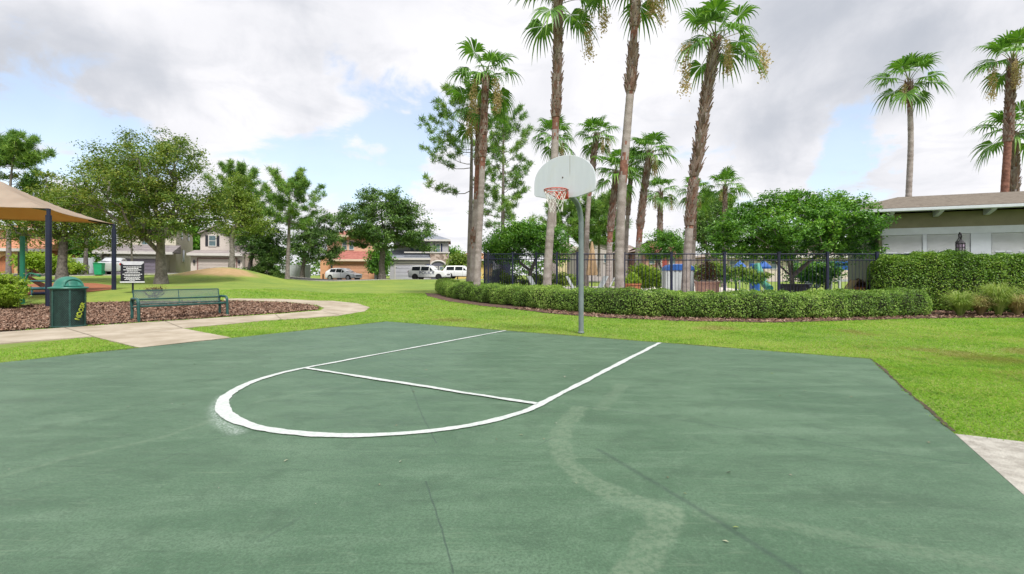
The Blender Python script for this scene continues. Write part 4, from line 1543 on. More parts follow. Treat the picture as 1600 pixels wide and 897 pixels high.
# --- basketball hoop
galv = mat('hoop_pole_paint', (.125, .155, .16), .55, .14, 3, .15, 60, metal=.0, col2=(.175, .21, .215))
board_mat = None
m = bpy.data.materials.new("board_paint"); m.use_nodes = True
t = NT(m.node_tree)
co = t.n('ShaderNodeTexCoord').outputs['Object']
st = t.noise(t.n('ShaderNodeMapping', {'Vector': co, 'Scale': (7, 1, .7)}), 2.0, 5, .6)
c = t.mix(t.ramp(st, .35, .7), (.47, .51, .545, 1), (.50, .54, .57, 1))
c = t.mix(t.math('MULTIPLY', t.ramp(t.noise(co, 3, 4), .5, .75), .35), c, (.48, .49, .42, 1))
streakx = t.n('ShaderNodeSeparateXYZ', {0: co})
k = t.ramp(t.math('ABSOLUTE', t.math('SUBTRACT', streakx.outputs[0], .14)), .012, .003)
k = t.math('MULTIPLY', k, t.ramp(streakx.outputs[2], .38, .55))
c = t.mix(t.math('MULTIPLY', k, .6), c, (.20, .18, .12, 1))
b = t.n('ShaderNodeBsdfPrincipled', {'Base Color': c, 'Roughness': .45})
t.n('ShaderNodeOutputMaterial', {0: b.outputs[0]})
board_mat = m
orange = mat('rim_paint', (.42, .055, .025), .45, .25, 20)
net_mat = mat('net_cord', (.62, .60, .57), .9, .15, 10)
rust = mat('rust_bolt', (.12, .07, .05), .6, .2, 20, metal=.6)

pb = G(908, 521)
bdir = V3((-.514, -.858, 0)).normalized()          # from the pole towards the court
hz = math.atan2(bdir.y, bdir.x) + math.pi / 2       # local -y points into the court, local +x to the photo's right
hoop = thing("basketball_hoop", "outdoor basketball hoop with grey gooseneck pole and white fan backboard", "basketball hoop", (pb.x, pb.y, 0), hz)
mb = MB()
pts = [(0, 0, -.1), (0, 0, 2.45)]
for i in range(1, 11):
    a = R(78) * i / 10
    pts.append((0, -.50 * (1 - math.cos(a)), 2.45 + .50 * math.sin(a)))
pts.append((0, -.84, 3.06))
mb.tube(pts, .058, 18)
mb.lathe([(.0625, .0), (.071, .01), (.071, .03), (.0625, .05)], 18)
mb.build("pole", galv, hoop, smooth=True)
prof = [(-.66, .09), (-.30, 0), (.30, 0), (.66, .09), (.69, .13), (.69, .33)]
for i in range(1, 24):
    a = math.pi * i / 24
    prof.append((.69 * math.cos(a), .33 + .55 * math.sin(a) ** .92))
prof += [(-.69, .33), (-.69, .13)]
mb = MB()
mb.prism(prof, -.02, .02)
board = mb.build("backboard", board_mat, hoop, smooth=False, bevel=.008)
board.location = (0, -.91, 2.89)
mb = MB()
for x, z in ((-.02, .43), (.10, .16), (-.10, .16)):
    mb.lathe([(.012, 0), (.016, -.006), (.006, -.012)], 8, (x, -.021, z), axis='y')
mb.lathe([(.0, -.022), (.012, -.022)], 8, (-.02, -.001, .43), axis='y')
mb.build("bolt", rust, board)
mb = MB()
mb.tube([(0, -.80, 3.03), (0, -.885, 3.09)], .05, 10)
mb.bx(-.16, .16, -.889, -.872, 2.93, 3.22)
for s in (-1, 1):
    mb.tube([(0, -.55, 2.93), (s * .30, -.885, 3.35)], .014, 8)
mb.build("bracket", galv, hoop)
rc = V3((0, -.93 - .15 - .229, 3.0))
mb = MB()
mb.tube([rc + V3((.229 * math.cos(a), .229 * math.sin(a), 0)) for a in [2 * math.pi * i / 40 for i in range(40)]], .011, 10, closed=True)
mb.tube([rc + V3((.229 * math.cos(a), .229 * math.sin(a), -.028)) for a in [2 * math.pi * i / 40 for i in range(40)]], .006, 8, closed=True)
for i in range(20):
    a = 2 * math.pi * i / 20
    p = rc + V3((.229 * math.cos(a), .229 * math.sin(a), 0))
    mb.tube([p + V3((0, 0, -.006)), p + V3((0, 0, -.026))], .004, 5)
mb.bx(-.11, .11, -.942, -.932, 2.86, 3.02)
for s in (-1, 1):
    mb.tube([(s * .10, -.94, 2.99), (s * .12, -1.02, 2.995), rc + V3((s * .17, .153, 0))], .010, 8)
    mb.tube([(s * .10, -.94, 2.87), rc + V3((s * .20, .06, -.03))], .009, 8)
    mb.add([(s * .10, -.943, 2.865), (s * .10, -.943, 3.0), (s * .15, -1.12, 2.985), (s * .106, -.943, 2.865), (s * .106, -.943, 3.0), (s * .156, -1.12, 2.985)], [(0, 1, 2), (3, 5, 4), (0, 2, 5, 3), (1, 4, 5, 2)])
mb.build("rim", orange, hoop, smooth=True, angle=50)
mb = MB()
rn = random.Random(8)
nn = 12
def netp(i, lv):
    rads = [.222, .20, .175, .155, .14, .135]
    a = 2 * math.pi * (i + .5 * (lv % 2)) / nn
    return rc + V3((rads[lv] * math.cos(a), rads[lv] * math.sin(a), -.012 - .085 * lv))
for i in range(nn):
    for lv in range(5):
        if lv >= 3 and rn.random() < .18:
            continue
        a = netp(i, lv)
        if lv % 2 == 0:
            c2 = (netp(i, lv + 1), netp(i - 1, lv + 1))
        else:
            c2 = (netp(i, lv + 1), netp(i + 1, lv + 1))
        for b_ in c2:
            if lv >= 2 and rn.random() < .12:
                continue
            mb.tube([a, b_], .0055, 5, cap=False)
mb.build("net", net_mat, hoop)

# --- litter bin
can_green = mat('can_green', (.010, .040, .036), .45, .2, 9, .2, 60, col2=(.026, .085, .072))
lid_green = mat('lid_green', (.016, .115, .085), .42, .12, 4, .1, 50, col2=(.024, .15, .11))
black_in = mat('liner_black', (.010, .014, .014), .6, .3, 5)
spray = mat('spray_paint', (.34, .42, .04), .6, .2, 30)
cb = G(107, 511)
can = thing("litter_bin", "dark green mesh litter bin with dome lid and yellow green graffiti", "litter bin", cb, R(0))
RB, HB = .345, .98
mb = MB()
mb.lathe([(.0, .03), (RB - .02, .03), (RB - .02, HB - .03)], 48)
mb.build("liner", black_in, can, smooth=True)
mb = MB()
ns = 64
for s in (-1, 1):
    for i in range(ns):
        vs, fs = [], []
        k = 12
        for q in range(k + 1):
            f = q / k
            a = 2 * math.pi * i / ns + s * f * 1.55
            z = .05 + f * (HB - .08)
            da = .0105
            r_ = RB - .004 + s * .0015
            vs += [(r_ * math.cos(a - da), r_ * math.sin(a - da), z), (r_ * math.cos(a + da), r_ * math.sin(a + da), z)]
        mb.add(vs, [(2 * q, 2 * q + 1, 2 * q + 3, 2 * q + 2) for q in range(k)])
for i in range(6):
    a = 2 * math.pi * i / 6 + .3
    mb.box(((RB - .001) * math.cos(a), (RB - .001) * math.sin(a), HB / 2), (.014, .035, HB - .06), rot=Matrix.Rotation(a, 3, 'Z'))
mb.build("mesh_drum", can_green, can)
mb = MB()
for z in (.035, HB - .02):
    mb.tube([(RB * math.cos(2 * math.pi * i / 48), RB * math.sin(2 * math.pi * i / 48), z) for i in range(48)], .014, 8, closed=True)
mb.build("hoop_ring", can_green, can, smooth=True)
mb = MB()
mb.lathe([(RB + .035, HB - .012), (RB + .043, HB), (RB + .03, HB + .02), (RB - .04, HB + .035), (RB - .06, HB + .05), (.262, HB + .13), (.245, HB + .17), (.20, HB + .225), (.13, HB + .268), (.06, HB + .285), (.0, HB + .29)], 48)
lid = mb.build("dome_lid", lid_green, can, smooth=True)
# hood over the opening and the push flap, facing the path
fa = math.atan2(-cb.y, -cb.x) + R(20)
fx, fy = math.cos(fa), math.sin(fa)
rx, ry = -fy, fx
mb = MB()
archp = []
for i in range(17):
    a = math.pi * i / 16
    u, z = .185 * math.cos(a), .165 * math.sin(a) + .055
    dpt = .285 - .06 * math.sin(a)
    archp.append((fx * dpt + rx * u, fy * dpt + ry * u, HB + z))
mb.tube(archp, .017, 8)
mb.tube([archp[0], (fx * .30, fy * .30, HB + .05), archp[-1]], .012, 8)
mb.build("hood", lid_green, lid, smooth=True)
mb = MB()
inner = [tuple(V3(p) * 1.0 + V3((fx, fy, 0)) * -.012) for p in archp]
mb.add(inner + [(fx * .27, fy * .27, HB + .06)], [(i, i + 1, 17) for i in range(16)])
mb.build("flap", mat('flap_green', (.03, .17, .13), .4, .1, 4), lid)
# sprayed letters running up the drum
def text_mesh(txt, size=1.0, extrude=0.0):
    cu = bpy.data.curves.new("lettering", 'FONT')
    cu.body = txt
    cu.size = size
    cu.align_x = 'CENTER'; cu.align_y = 'CENTER'
    cu.extrude = extrude
    tmp = bpy.data.objects.new("lettering", cu)
    COL.objects.link(tmp)
    dg = bpy.context.evaluated_depsgraph_get()
    me = bpy.data.meshes.new_from_object(tmp.evaluated_get(dg))
    bpy.data.objects.remove(tmp)
    return me
me = text_mesh("NOOSR", .165, .0)
aa = math.atan2(-cb.y, -cb.x) + R(40)
bm = bmesh.new(); bm.from_mesh(me)
bmesh.ops.triangulate(bm, faces=bm.faces)
bmesh.ops.subdivide_edges(bm, edges=bm.edges, cuts=1)
rg = random.Random(3)
for v in bm.verts:
    x, y = v.co.x * .78, v.co.y * (1.0)
    # rotate 75 degrees so it climbs, wrap round the drum
    ang = R(70)
    u = x * math.cos(ang) - y * math.sin(ang); w = x * math.sin(ang) + y * math.cos(ang)
    u += rg.uniform(-.012, .012); w += rg.uniform(-.012, .012)
    th = aa + u / RB
    v.co = ((RB + .006) * math.cos(th), (RB + .006) * math.sin(th), .40 + w)
bm.to_mesh(me); bm.free()
me.materials.clear(); me.materials.append(spray)
link("graffiti", me, can)

# --- park bench
bench_green = mat('bench_green', (.012, .055, .050), .42, .2, 6, .1, 40, col2=(.02, .082, .072))
bl, br = G(213, 503), G(351, 493)
bx_ = (br - bl); bx_.z = 0
BL = bx_.length
bang = math.atan2(bx_.y, bx_.x)
bench = thing("park_bench", "green metal mesh bench with curved tube ends on the mulch", "bench", ((bl + br) / 2).to_tuple(), bang)
# local: x along the bench, -y to the front
hl = BL / 2


def mesh_panel(mb, p0, ux, uy, lx, ly, pitch=.045, w=.0062):
    """expanded-metal panel: crossing strips"""
    n = ux.cross(uy).normalized()
    for s in (1, -1):
        q = -ly
        while q < lx:
            a0 = max(0, q); b0_ = min(lx, q + ly)
            if b0_ - a0 > .004:
                if s == 1:
                    A = p0 + ux * a0 + uy * (a0 - q); B = p0 + ux * b0_ + uy * (b0_ - q)
                else:
                    A = p0 + ux * a0 + uy * (ly - (a0 - q)); B = p0 + ux * b0_ + uy * (ly - (b0_ - q))
                mb.tube([A + n * s * .002, B + n * s * .002], w, 4, cap=False)
            q += pitch


def rframe(mb, p0, ux, uy, lx, ly, r_=.016, mids=()):
    c = [p0, p0 + ux * lx, p0 + ux * lx + uy * ly, p0 + uy * ly]
    for a, b_ in zip(c, c[1:] + c[:1]):
        mb.tube([a, b_], r_, 8)
    for f in mids:
        mb.tube([p0 + ux * lx * f, p0 + ux * lx * f + uy * ly], r_ * .8, 8)


ux = V3((1, 0, 0))
mb = MB()
sp0 = V3((-hl + .03, -.10, .43)); su = V3((0, 1, -.10)).normalized()
mesh_panel(mb, sp0, ux, su, BL - .06, .42)
rframe(mb, sp0, ux, su, BL - .06, .42, .021, (.5,))
mb.build("seat", bench_green, bench)
mb = MB()
bp0 = V3((-hl + .03, .30, .46)); bu = V3((0, .22, 1)).normalized()
mesh_panel(mb, bp0, ux, bu, BL - .06, .40)
rframe(mb, bp0, ux, bu, BL - .06, .40, .016, (.5,))
mb.build("backrest", bench_green, bench)
for s in (-1, 1):
    x = s * hl
    mb = MB()
    pts = [V3((x, -.20, 0)), V3((x, -.19, .25)), V3((x, -.17, .50))]
    for i in range(1, 9):
        a = math.pi * .5 * i / 8
        pts.append(V3((x, -.17 + .11 * (1 - math.cos(a)), .50 + .12 * math.sin(a))))
    pts += [V3((x, .15, .625)), V3((x, .36, .62)), V3((x, .40, .52)), V3((x, .34, .3)), V3((x, .36, 0))]
    mb.tube(pts, .038, 12)
    mb.tube([V3((x, -.17, .42)), V3((x, .34, .38))], .022, 8)
    mb.build("leg", bench_green, bench, smooth=True, angle=60)
mb = MB()
mb.tube([(-hl, .33, .60), (0, .335, .60), (hl, .33, .60)], .024, 10)
mb.tube([(-hl, -.10, .41), (hl, -.10, .41)], .02, 8)
mb.build("rail", bench_green, bench, smooth=True)

# --- shade sail
navy = mat('navy_steel', (.007, .010, .028), .4, .2, 3, .05, 30, col2=(.011, .016, .042))
m = bpy.data.materials.new("sail_fabric"); m.use_nodes = True
t = NT(m.node_tree)
co = t.n('ShaderNodeTexCoord').outputs['Object']
c = t.mix(t.ramp(t.noise(co, 1.2, 5, .6), .3, .7), (.42, .365, .295, 1), (.50, .44, .36, 1))
wv = t.n('ShaderNodeTexWave', {'Vector': co, 'Scale': 26.0, 'Distortion': .4})
c = t.mix(t.math('MULTIPLY', wv.outputs[1], .10), c, (.30, .25, .19, 1))
b = t.n('ShaderNodeBsdfPrincipled', {'Base Color': c, 'Roughness': .85})
tr_ = t.n('ShaderNodeBsdfTranslucent', {'Color': (.62, .34, .13, 1)})
mx = t.n('ShaderNodeMixShader', {0: .48, 1: b.outputs[0], 2: tr_.outputs[0]})
t.n('ShaderNodeOutputMaterial', {0: mx.outputs[0]})
fabric = m
A2 = P(76, 326, 16.6); B2 = P(178, 349, 21.6)
ab = (B2 - A2); ab.z = 0
abl = ab.length; abn = ab.normalized()
lf = V3((-abn.y, abn.x, 0))
if lf.x > 0: lf = -lf
Wd = 7.0
C2 = A2 + lf * Wd; D2 = B2 + lf * Wd
zt = (A2.z + B2.z) / 2
for v in (A2, B2, C2, D2):
    v.z = zt
orig = V3((A2.x, A2.y, tz(A2.x, A2.y)))
sail = thing("shade_canopy", "tan fabric shade sail on navy posts over the play area", "shade canopy", orig)
for v in (A2, B2, C2, D2):
    mb = MB()
    zb = tz(v.x, v.y) - .1
    h0 = zt - .25
    mb.tube([(v.x - orig.x, v.y - orig.y, zb - orig.z), (v.x - orig.x, v.y - orig.y, h0 - orig.z)], 0.088, 16)
    mb.tube([(v.x - orig.x, v.y - orig.y, h0 - orig.z), (v.x - orig.x, v.y - orig.y, zt - orig.z - .02)], .06, 12)
    ctr = (A2 + D2) / 2
    inn = (V3((ctr.x, ctr.y, 0)) - V3((v.x, v.y, 0))).normalized()
    e = v + inn * .9 + V3((0, 0, .18))
    mb.tube([(v.x - orig.x, v.y - orig.y, zt - orig.z - .06), tuple(e - orig - V3((0, 0, .1)))], .05, 10)
    mb.build("post", navy, sail, smooth=True, angle=50)
ctr = (A2 + D2) / 2
ra, rb_ = ctr - lf * .55, ctr + lf * .55
peak = 1.36
# hip panels with sagging edges, built as one grid over the rectangle
N_ = 28
vs = []
for i in range(N_ + 1):
    for j in range(N_ + 1):
        u = i / N_; v = j / N_
        du = min(u, 1 - u) * 2; dv = min(v, 1 - v) * 2
        p = A2 + ab * v + lf * Wd * u
        # edges bow inwards
        eu = 4 * u * (1 - u); ev = 4 * v * (1 - v)
        p = p + abn * ((1 - dv) * (1 if v < .5 else -1)) * .30 * eu * 1.0 + lf * ((1 - du) * (1 if u < .5 else -1)) * .34 * ev
        hgt = min(du * Wd / abl if Wd > abl else du, dv)
        hgt = min(1, hgt)
        z = zt + peak * hgt ** 1.08 - .05 * math.sin(hgt * math.pi)
        vs.append((p.x - orig.x, p.y - orig.y, z - orig.z))
fs = [(i * (N_ + 1) + j, (i + 1) * (N_ + 1) + j, (i + 1) * (N_ + 1) + j + 1, i * (N_ + 1) + j + 1) for i in range(N_) for j in range(N_)]
mb = MB(); mb.add(vs, fs)
can_f = mb.build("canopy", fabric, sail, smooth=True, angle=180)
sol = can_f.modifiers.new("thick", 'SOLIDIFY'); sol.thickness = .012

# --- balance equipment under the sail
play_green = mat('play_green', (.01, .13, .075), .4, .12, 3)
teal = mat('play_teal', (.05, .15, .18), .45, .15, 3)
o0 = GD(36, 17.4)
eq = thing("exercise_station", "green exercise station with teal rails on the red play surface", "play equipment", o0)
def L_(px, py, d): return P(px, py, d) - o0
mb = MB()
z0 = -.05
p = L_(35, 370, 17.4)
mb.tube([(p.x, p.y, z0), tuple(p)], .075, 12)
mb.lathe([(.078, -.02), (.06, .03), (.0, .05)], 12, tuple(p))
mb.build("post", play_green, eq, smooth=True, angle=50)
mb = MB()
p = L_(30, 393, 18.4)
mb.tube([(p.x, p.y, z0), tuple(p)], .045, 10)
mb.build("post", mat('play_brown', (.06, .05, .04), .5), eq, smooth=True)
mb = MB()
mb.tube([L_(41, 457, 16.9), L_(41, 436, 16.9), L_(43, 430, 16.9), L_(47, 427, 16.9), L_(53, 428, 16.8), L_(62, 431, 16.7)], [.03, .03, .03, .03, .032, .045], 10)
mb.build("handle", play_green, eq, smooth=True)
mb = MB(); mb.tube([L_(36, 439, 17.3), L_(92, 439.5, 17.0)], .028, 10); mb.build("rail", teal, eq, smooth=True)
mb = MB(); mb.tube([L_(33, 451, 17.2), L_(92, 450.5, 16.9)], .055, 10); mb.build("rail", teal, eq, smooth=True)
mb = MB(); mb.tube([L_(52, 459, 17.0), L_(92, 458, 16.9)], .06, 10); mb.build("rail", navy, eq, smooth=True)
mb = MB(); mb.tube([L_(72, 439, 17.1), L_(72, 462, 17.1)], .03, 8); mb.tube([L_(50, 451, 17.1), L_(50, 462, 17.1)], .03, 8); mb.build("stanchion", teal, eq)
ramp_m = mat('rubber_ramp', (.16, .06, .04), .9, .2, 6)
mb = MB()
q = [L_(41, 433, 19.5), L_(48, 432, 19.5), L_(75, 446, 19.2), L_(72, 452, 19.0)]
mb.add([tuple(v) for v in q] + [tuple(v - V3((0, 0, .06))) for v in q], [(0, 1, 2, 3), (7, 6, 5, 4), (0, 4, 5, 1), (1, 5, 6, 2), (2, 6, 7, 3), (3, 7, 4, 0)])
mb.build("ramp", ramp_m, eq)

# --- rules sign
sb = GD(207, 20.0)
sign = thing("notice_sign", "black notice sign with white lines of small text on a post", "sign", sb, math.atan2(-sb.x, sb.y) * .55)
blk = mat('sign_black', (.012, .013, .02), .4, .2, 4)
wht = mat('sign_white', (.62, .62, .66), .5, .06, 8)
s = 20.0 / F
zc = lambda py: P(0, py, 20.0).z - sb.z
mb = MB(); mb.bx(-.03, .03, .02, .06, -.1, zc(412)); mb.build("post", blk, sign)
mb = MB(); mb.bx(-.41, .41, -.012, .018, zc(440), zc(408.5)); mb.build("board", blk, sign, bevel=.008)
mb = MB()
mb.bx(-.43, .43, -.016, .022, zc(441.6), zc(439.8))
mb.build("frame", wht, sign)
mb = MB()
mb.add([(-.40, -.0135, zc(408.4)), (.40, -.0135, zc(408.4)), (.40, -.0135, zc(410.6)), (.30, -.0135, zc(414.2)), (-.30, -.0135, zc(414.2)), (-.40, -.0135, zc(410.6))], [(0, 1, 2, 3, 4, 5)])
mb.build("header", mat('sign_grey', (.50, .50, .56), .5, .1, 6), sign)
mb = MB()
rg = random.Random(4)
for py, hw, hh in ((417.2, .31, .55), (419.6, .21, .75), (421.8, .31, .5), (423.6, .19, .5), (426, .26, .5), (428.5, .34, .5), (430.8, .27, .6), (433.4, .29, .5), (435.2, .23, .5), (436.8, .27, .5), (438.4, .10, .4)):
    x = -hw
    while x < hw:
        w = rg.uniform(.03, .10)
        mb.bx(x, min(x + w, hw), -.0155, -.013, zc(py + hh), zc(py - hh))
        x += w + .012
mb.build("text_line", wht, sign)

# --- iron fence
fence_m = mat('fence_iron', (.010, .012, .030), .4, .2, 3, 0, 30, col2=(.014, .018, .050))
FP = [(757, 22.0), (763, 21.3), (801, 20.3), (838, 19.4), (870, 18.6), (902, 18.0), (975, 17.5), (1049, 17.2), (1132, 17.0), (1217, 16.9), (1293, 16.9), (1370, 16.95), (1442, 16.6)]
fpts = [GD(px, d) for px, d in FP]
fence = thing("iron_fence", "long dark iron picket fence behind the low clipped hedge", "fence", fpts[0])
ftop = lambda p: max(p.z + 1.5, H + 33 / F * p.y)
for a, b_ in zip(fpts[:-1], fpts[1:]):
    a0 = a - fpts[0]; b0_ = b_ - fpts[0]
    mb = MB()
    ta, tb_ = ftop(a) - fpts[0].z, ftop(b_) - fpts[0].z
    L = (b_ - a).length
    for f, r_ in ((0, .020), (-.22, .018)):
        mb.tube([(a0.x, a0.y, ta + f), (b0_.x, b0_.y, tb_ + f)], r_, 4)
    mb.tube([(a0.x, a0.y, a0.z + .12), (b0_.x, b0_.y, b0_.z + .12)], .018, 4)
    n = max(2, int(L / .125))
    for i in range(1, n):
        f = i / n
        p = a0.lerp(b0_, f)
        mb.tube([(p.x, p.y, p.z + .06), (p.x, p.y, ta * (1 - f) + tb_ * f + .0)], .0095, 4)
    mb.build("panel", fence_m, fence)
for a in fpts:
    a0 = a - fpts[0]
    mb = MB()
    zt_ = ftop(a) - fpts[0].z + .05
    mb.bx(a0.x - .038, a0.x + .038, a0.y - .038, a0.y + .038, a0.z - .1, zt_)
    mb.bx(a0.x - .05, a0.x + .05, a0.y - .05, a0.y + .05, zt_, zt_ + .03)
    mb.build("post", fence_m, fence)
mb = MB()
# side return at the left end
a0 = V3((0, 0, 0)); b0_ = V3((1.2, 9, .1))
ta = ftop(fpts[0]) - fpts[0].z
for z in (ta, ta - .22, .12):
    mb.tube([(0, 0, z), (b0_.x, b0_.y, z + .1)], .018, 4)
for i in range(1, 72):
    p = a0.lerp(b0_, i / 72)
    mb.tube([(p.x, p.y, p.z + .06), (p.x, p.y, ta + .1 * i / 72)], .0095, 4)
mb.build("panel", fence_m, fence)

# --- clubhouse
olive = mat('olive_stucco', (.20, .19, .12), .9, .1, 2, .2, 60)
white_trim = mat('white_trim', (.50, .54, .585), .5, .05, 3)
shutter_w = mat('shutter_white', (.47, .49, .505), .55, .06, 2)
shingle = None
m = bpy.data.materials.new("roof_shingle"); m.use_nodes = True
t = NT(m.node_tree)
co = t.n('ShaderNodeTexCoord').outputs['Object']
brick = t.n('ShaderNodeTexBrick', {'Vector': t.n('ShaderNodeMapping', {'Vector': co, 'Scale': (1, 1, 1)}), 'Scale': 3.0, 'Color1': (.10, .086, .072, 1), 'Color2': (.185, .162, .138, 1), 'Mortar': (.05, .042, .034, 1), 'Mortar Size': .02, 'Brick Width': .6, 'Row Height': .42})
c = t.mix(t.ramp(t.noise(co, 7, 5, .65), .35, .65), brick.outputs[0], (.19, .168, .142, 1))
c = t.mix(.4, c, t.mix(t.noise(co, 14, 4, .7), (.06, .05, .04, 1), (.20, .165, .13, 1)))
b = t.n('ShaderNodeBsdfPrincipled', {'Base Color': c, 'Roughness': .95, 'Specular IOR Level': .15})
t.n('ShaderNodeOutputMaterial', {0: b.outputs[0]})
shingle = m
EA, EB = P(1366, 337, 18.9), P(1600, 327, 17.27)
cu_ = (EB - EA); cu_.z = 0
cang = math.atan2(cu_.y, cu_.x)
ctr_ = V3((EA.x, EA.y, .2))
club = thing("clubhouse", "low clubhouse with brown shingle roof and closed white shutters", "building", ctr_, cang)
ez = 3.62 - .0                         # eave height above its base
CLn = 14.0; dep = 4.8
oh = .65
mb = MB()
mb.bx(.35, CLn, oh, dep, -.3, ez - .02)
mb.build("wall", olive, club)
mb = MB()
def hip(mb, x0, x1, y0, y1, z, rise, ridge_in):
    ym = (y0 + y1) / 2
    vs = [(x0, y0, z), (x1, y0, z), (x1, y1, z), (x0, y1, z), (x0 + ridge_in, ym, z + rise), (x1 - ridge_in, ym, z + rise)]
    mb.add(vs, [(0, 1, 5, 4), (1, 2, 5), (2, 3, 4, 5), (3, 0, 4), (3, 2, 1, 0)])
hip(mb, -1.15, CLn + .5, -.05, dep + .6, ez + .13, .80, 2.8)
mb.build("roof", shingle, club)
mb = MB()
mb.bx(-1.12, CLn, -.02, .02, ez - .02, ez + .125)
mb.bx(-1.12, CLn, -.10, -.023, ez + .0, ez + .11)
mb.bx(-1.12, -1.08, .022, dep + .5, ez - .02, ez + .12)
mb.build("fascia", white_trim, club, bevel=.01)
mb = MB()
mb.bx(-1.07, CLn, .022, oh - .002, ez + .06, ez + .10)
mb.build("soffit", olive, club)
for i in range(9):
    x = .62 + i * 1.56
    mb = MB()
    pr = [(0.03, ez + .055), (.64, ez + .055), (.64, ez - .20), (.50, ez - .20), (.05, ez - .05)]
    vs = [(x - .07, y, z) for y, z in pr] + [(x + .07, y, z) for y, z in pr]
    k = len(pr)
    mb.add(vs, [tuple(range(k)), tuple(range(2 * k - 1, k - 1, -1))] + [(q, q + k, (q + 1) % k + k, (q + 1) % k) for q in range(k)])
    mb.build("rafter_tail", white_trim, club)
# shutter bays
wz1 = ez - .62
mb = MB()
mb.bx(.38, CLn, oh - .07, oh + .01, wz1 - .28, wz1)
mb.build("lintel", white_trim, club, bevel=.008)
x = .45
bays = []
for w, gap in ((1.32, .14), (1.36, .62), (1.5, .16), (1.5, .6), (1.5, .16), (1.5, .6), (1.5, .1)):
    bays.append((x, x + w))
    mb = MB()
    mb.bx(x + w + .004, x + w + gap - .004, oh - .075, oh + .01, .4, wz1 - .282)
    mb.build("pilaster", white_trim, club, bevel=.006)
    sh = MB()
    z = wz1 - .30
    sh.bx(x, x + w, oh - .03, oh + .005, .9, wz1 - .285)
    nsl = 44
    for q in range(nsl):
        zz_ = .92 + (z - .94) * q / nsl
        hgt_ = (z - .94) / nsl
        sh.add([(x + .02, oh - .034, zz_), (x + w - .02, oh - .034, zz_), (x + w - .02, oh - .050, zz_ + hgt_ * .5), (x + .02, oh - .050, zz_ + hgt_ * .5), (x + .02, oh - .034, zz_ + hgt_), (x + w - .02, oh - .034, zz_ + hgt_)], [(0, 1, 2, 3), (3, 2, 5, 4)])
    so = sh.build("shutter", shutter_w, club)
    mb = MB()
    for f0, f1 in ((.08, .4), (.55, .85)):
        mb.bx(x + w * f0, x + w * f1, oh - .06, oh - .0505, wz1 - 1.02, wz1 - .98)
    mb.build("slot", white_trim, so)
    x += w + gap
# --- wall lantern
iron = mat('lantern_iron', (.02, .018, .022), .45, .2, 6)
glassm = mat('lantern_glass', (.34, .26, .36), .2, .15, 6)
lp = P(1501, 430, 17.55)
lb = P(1501, 399, 17.45)
lan = thing("wall_lantern", "black iron lantern with a looped hook on the clubhouse pilaster", "lantern", lb, cang)
mb = MB()
mb.lathe([(.0, -.04), (.10, -.02), (.135, .0), (.135, .06), (.12, .07)], 8)
mb.lathe([(.14, .42), (.15, .44), (.10, .52), (.05, .56), (.04, .60), (.0, .61)], 8)
for i in range(8):
    a = 2 * math.pi * i / 8
    mb.tube([(.125 * math.cos(a), .125 * math.sin(a), .06), (.132 * math.cos(a), .132 * math.sin(a), .43)], .012, 5)
for z in (.18, .30):
    mb.tube([(.130 * math.cos(2 * math.pi * i / 16), .130 * math.sin(2 * math.pi * i / 16), z) for i in range(16)], .010, 5, closed=True)
mb.build("frame", iron, lan)
mb = MB(); mb.lathe([(.11, .065), (.118, .425)], 16); mb.build("glass", glassm, lan, smooth=True)
mb = MB()
mb.tube([(0, 0, .60), (0, -.05, .70), (0, -.02, .80), (0, .06, .84), (0, .12, .78), (0, .10, .66)], .028, 8)
mb.tube([(0, .10, .66), (0, .34, .5), (0, .34, .0), (0, .34, -.3)], .02, 8)
mb.build("hook", iron, lan, smooth=True)


# ---------------------------------------------------------------- pool side
terra = mat('terracotta', (.34, .13, .06), .8, .12, 4, .2, 30)
pinkpot = mat('pink_pot', (.36, .22, .18), .8, .1, 4, .2, 30)
blue_p = mat('blue_plastic', (.03, .11, .38), .4, .1, 3)
white_p = mat('white_plastic', (.47, .50, .52), .5, .05, 3)
tan_f = mat('tan_fabric', (.42, .29, .17), .9, .12, 5, .3, 30)
dk = mat('dark_metal', (.02, .02, .025), .5, .2, 5)


def pot(label, px, d, r0, h, material, leaf, seed, fh, name="planter"):
    b0 = GD(px, d)
    root = thing(name, label, "planter", b0, 0, "planters on the pool deck")
    mb = MB(); mb.lathe([(r0 * .75, 0.03), (r0 * .98, h * .55), (r0, h * .9), (r0 * 1.1, h * .92), (r0 * 1.1, h), (r0 * .92, h), (r0 * .9, h * .92), (0, h * .92)], 20)
    mb.build("pot", material, root, smooth=True)
    r = np.random.default_rng(seed)
    n = 700
    a = r.uniform(0, 6.28, n); q = r.uniform(0, 1, n)
    C = np.stack([np.cos(a) * q * r0 * 1.1, np.sin(a) * q * r0 * 1.1, h + fh * (1 - q * q * .7) * r.uniform(.1, 1, n)], -1)
    leaf_object("plant", C, .16, leaf, root, seed=seed, up=.0, aspect=.25)
    return root


pot("orange terracotta planter with yellow green plant by the tallest palm", 988, 21, .36, .75, terra, 'lime_leaf', 71, .5)
pot("pinkish barrel planter holding a dark red leaved plant", 1105, 20.5, .50, .85, pinkpot, 'red_leaf', 72, .95)
pot("small brown planter at the foot of the tall hedge by the pool", 1341, 21, .28, .6, terra, 'red_leaf', 73, .35)

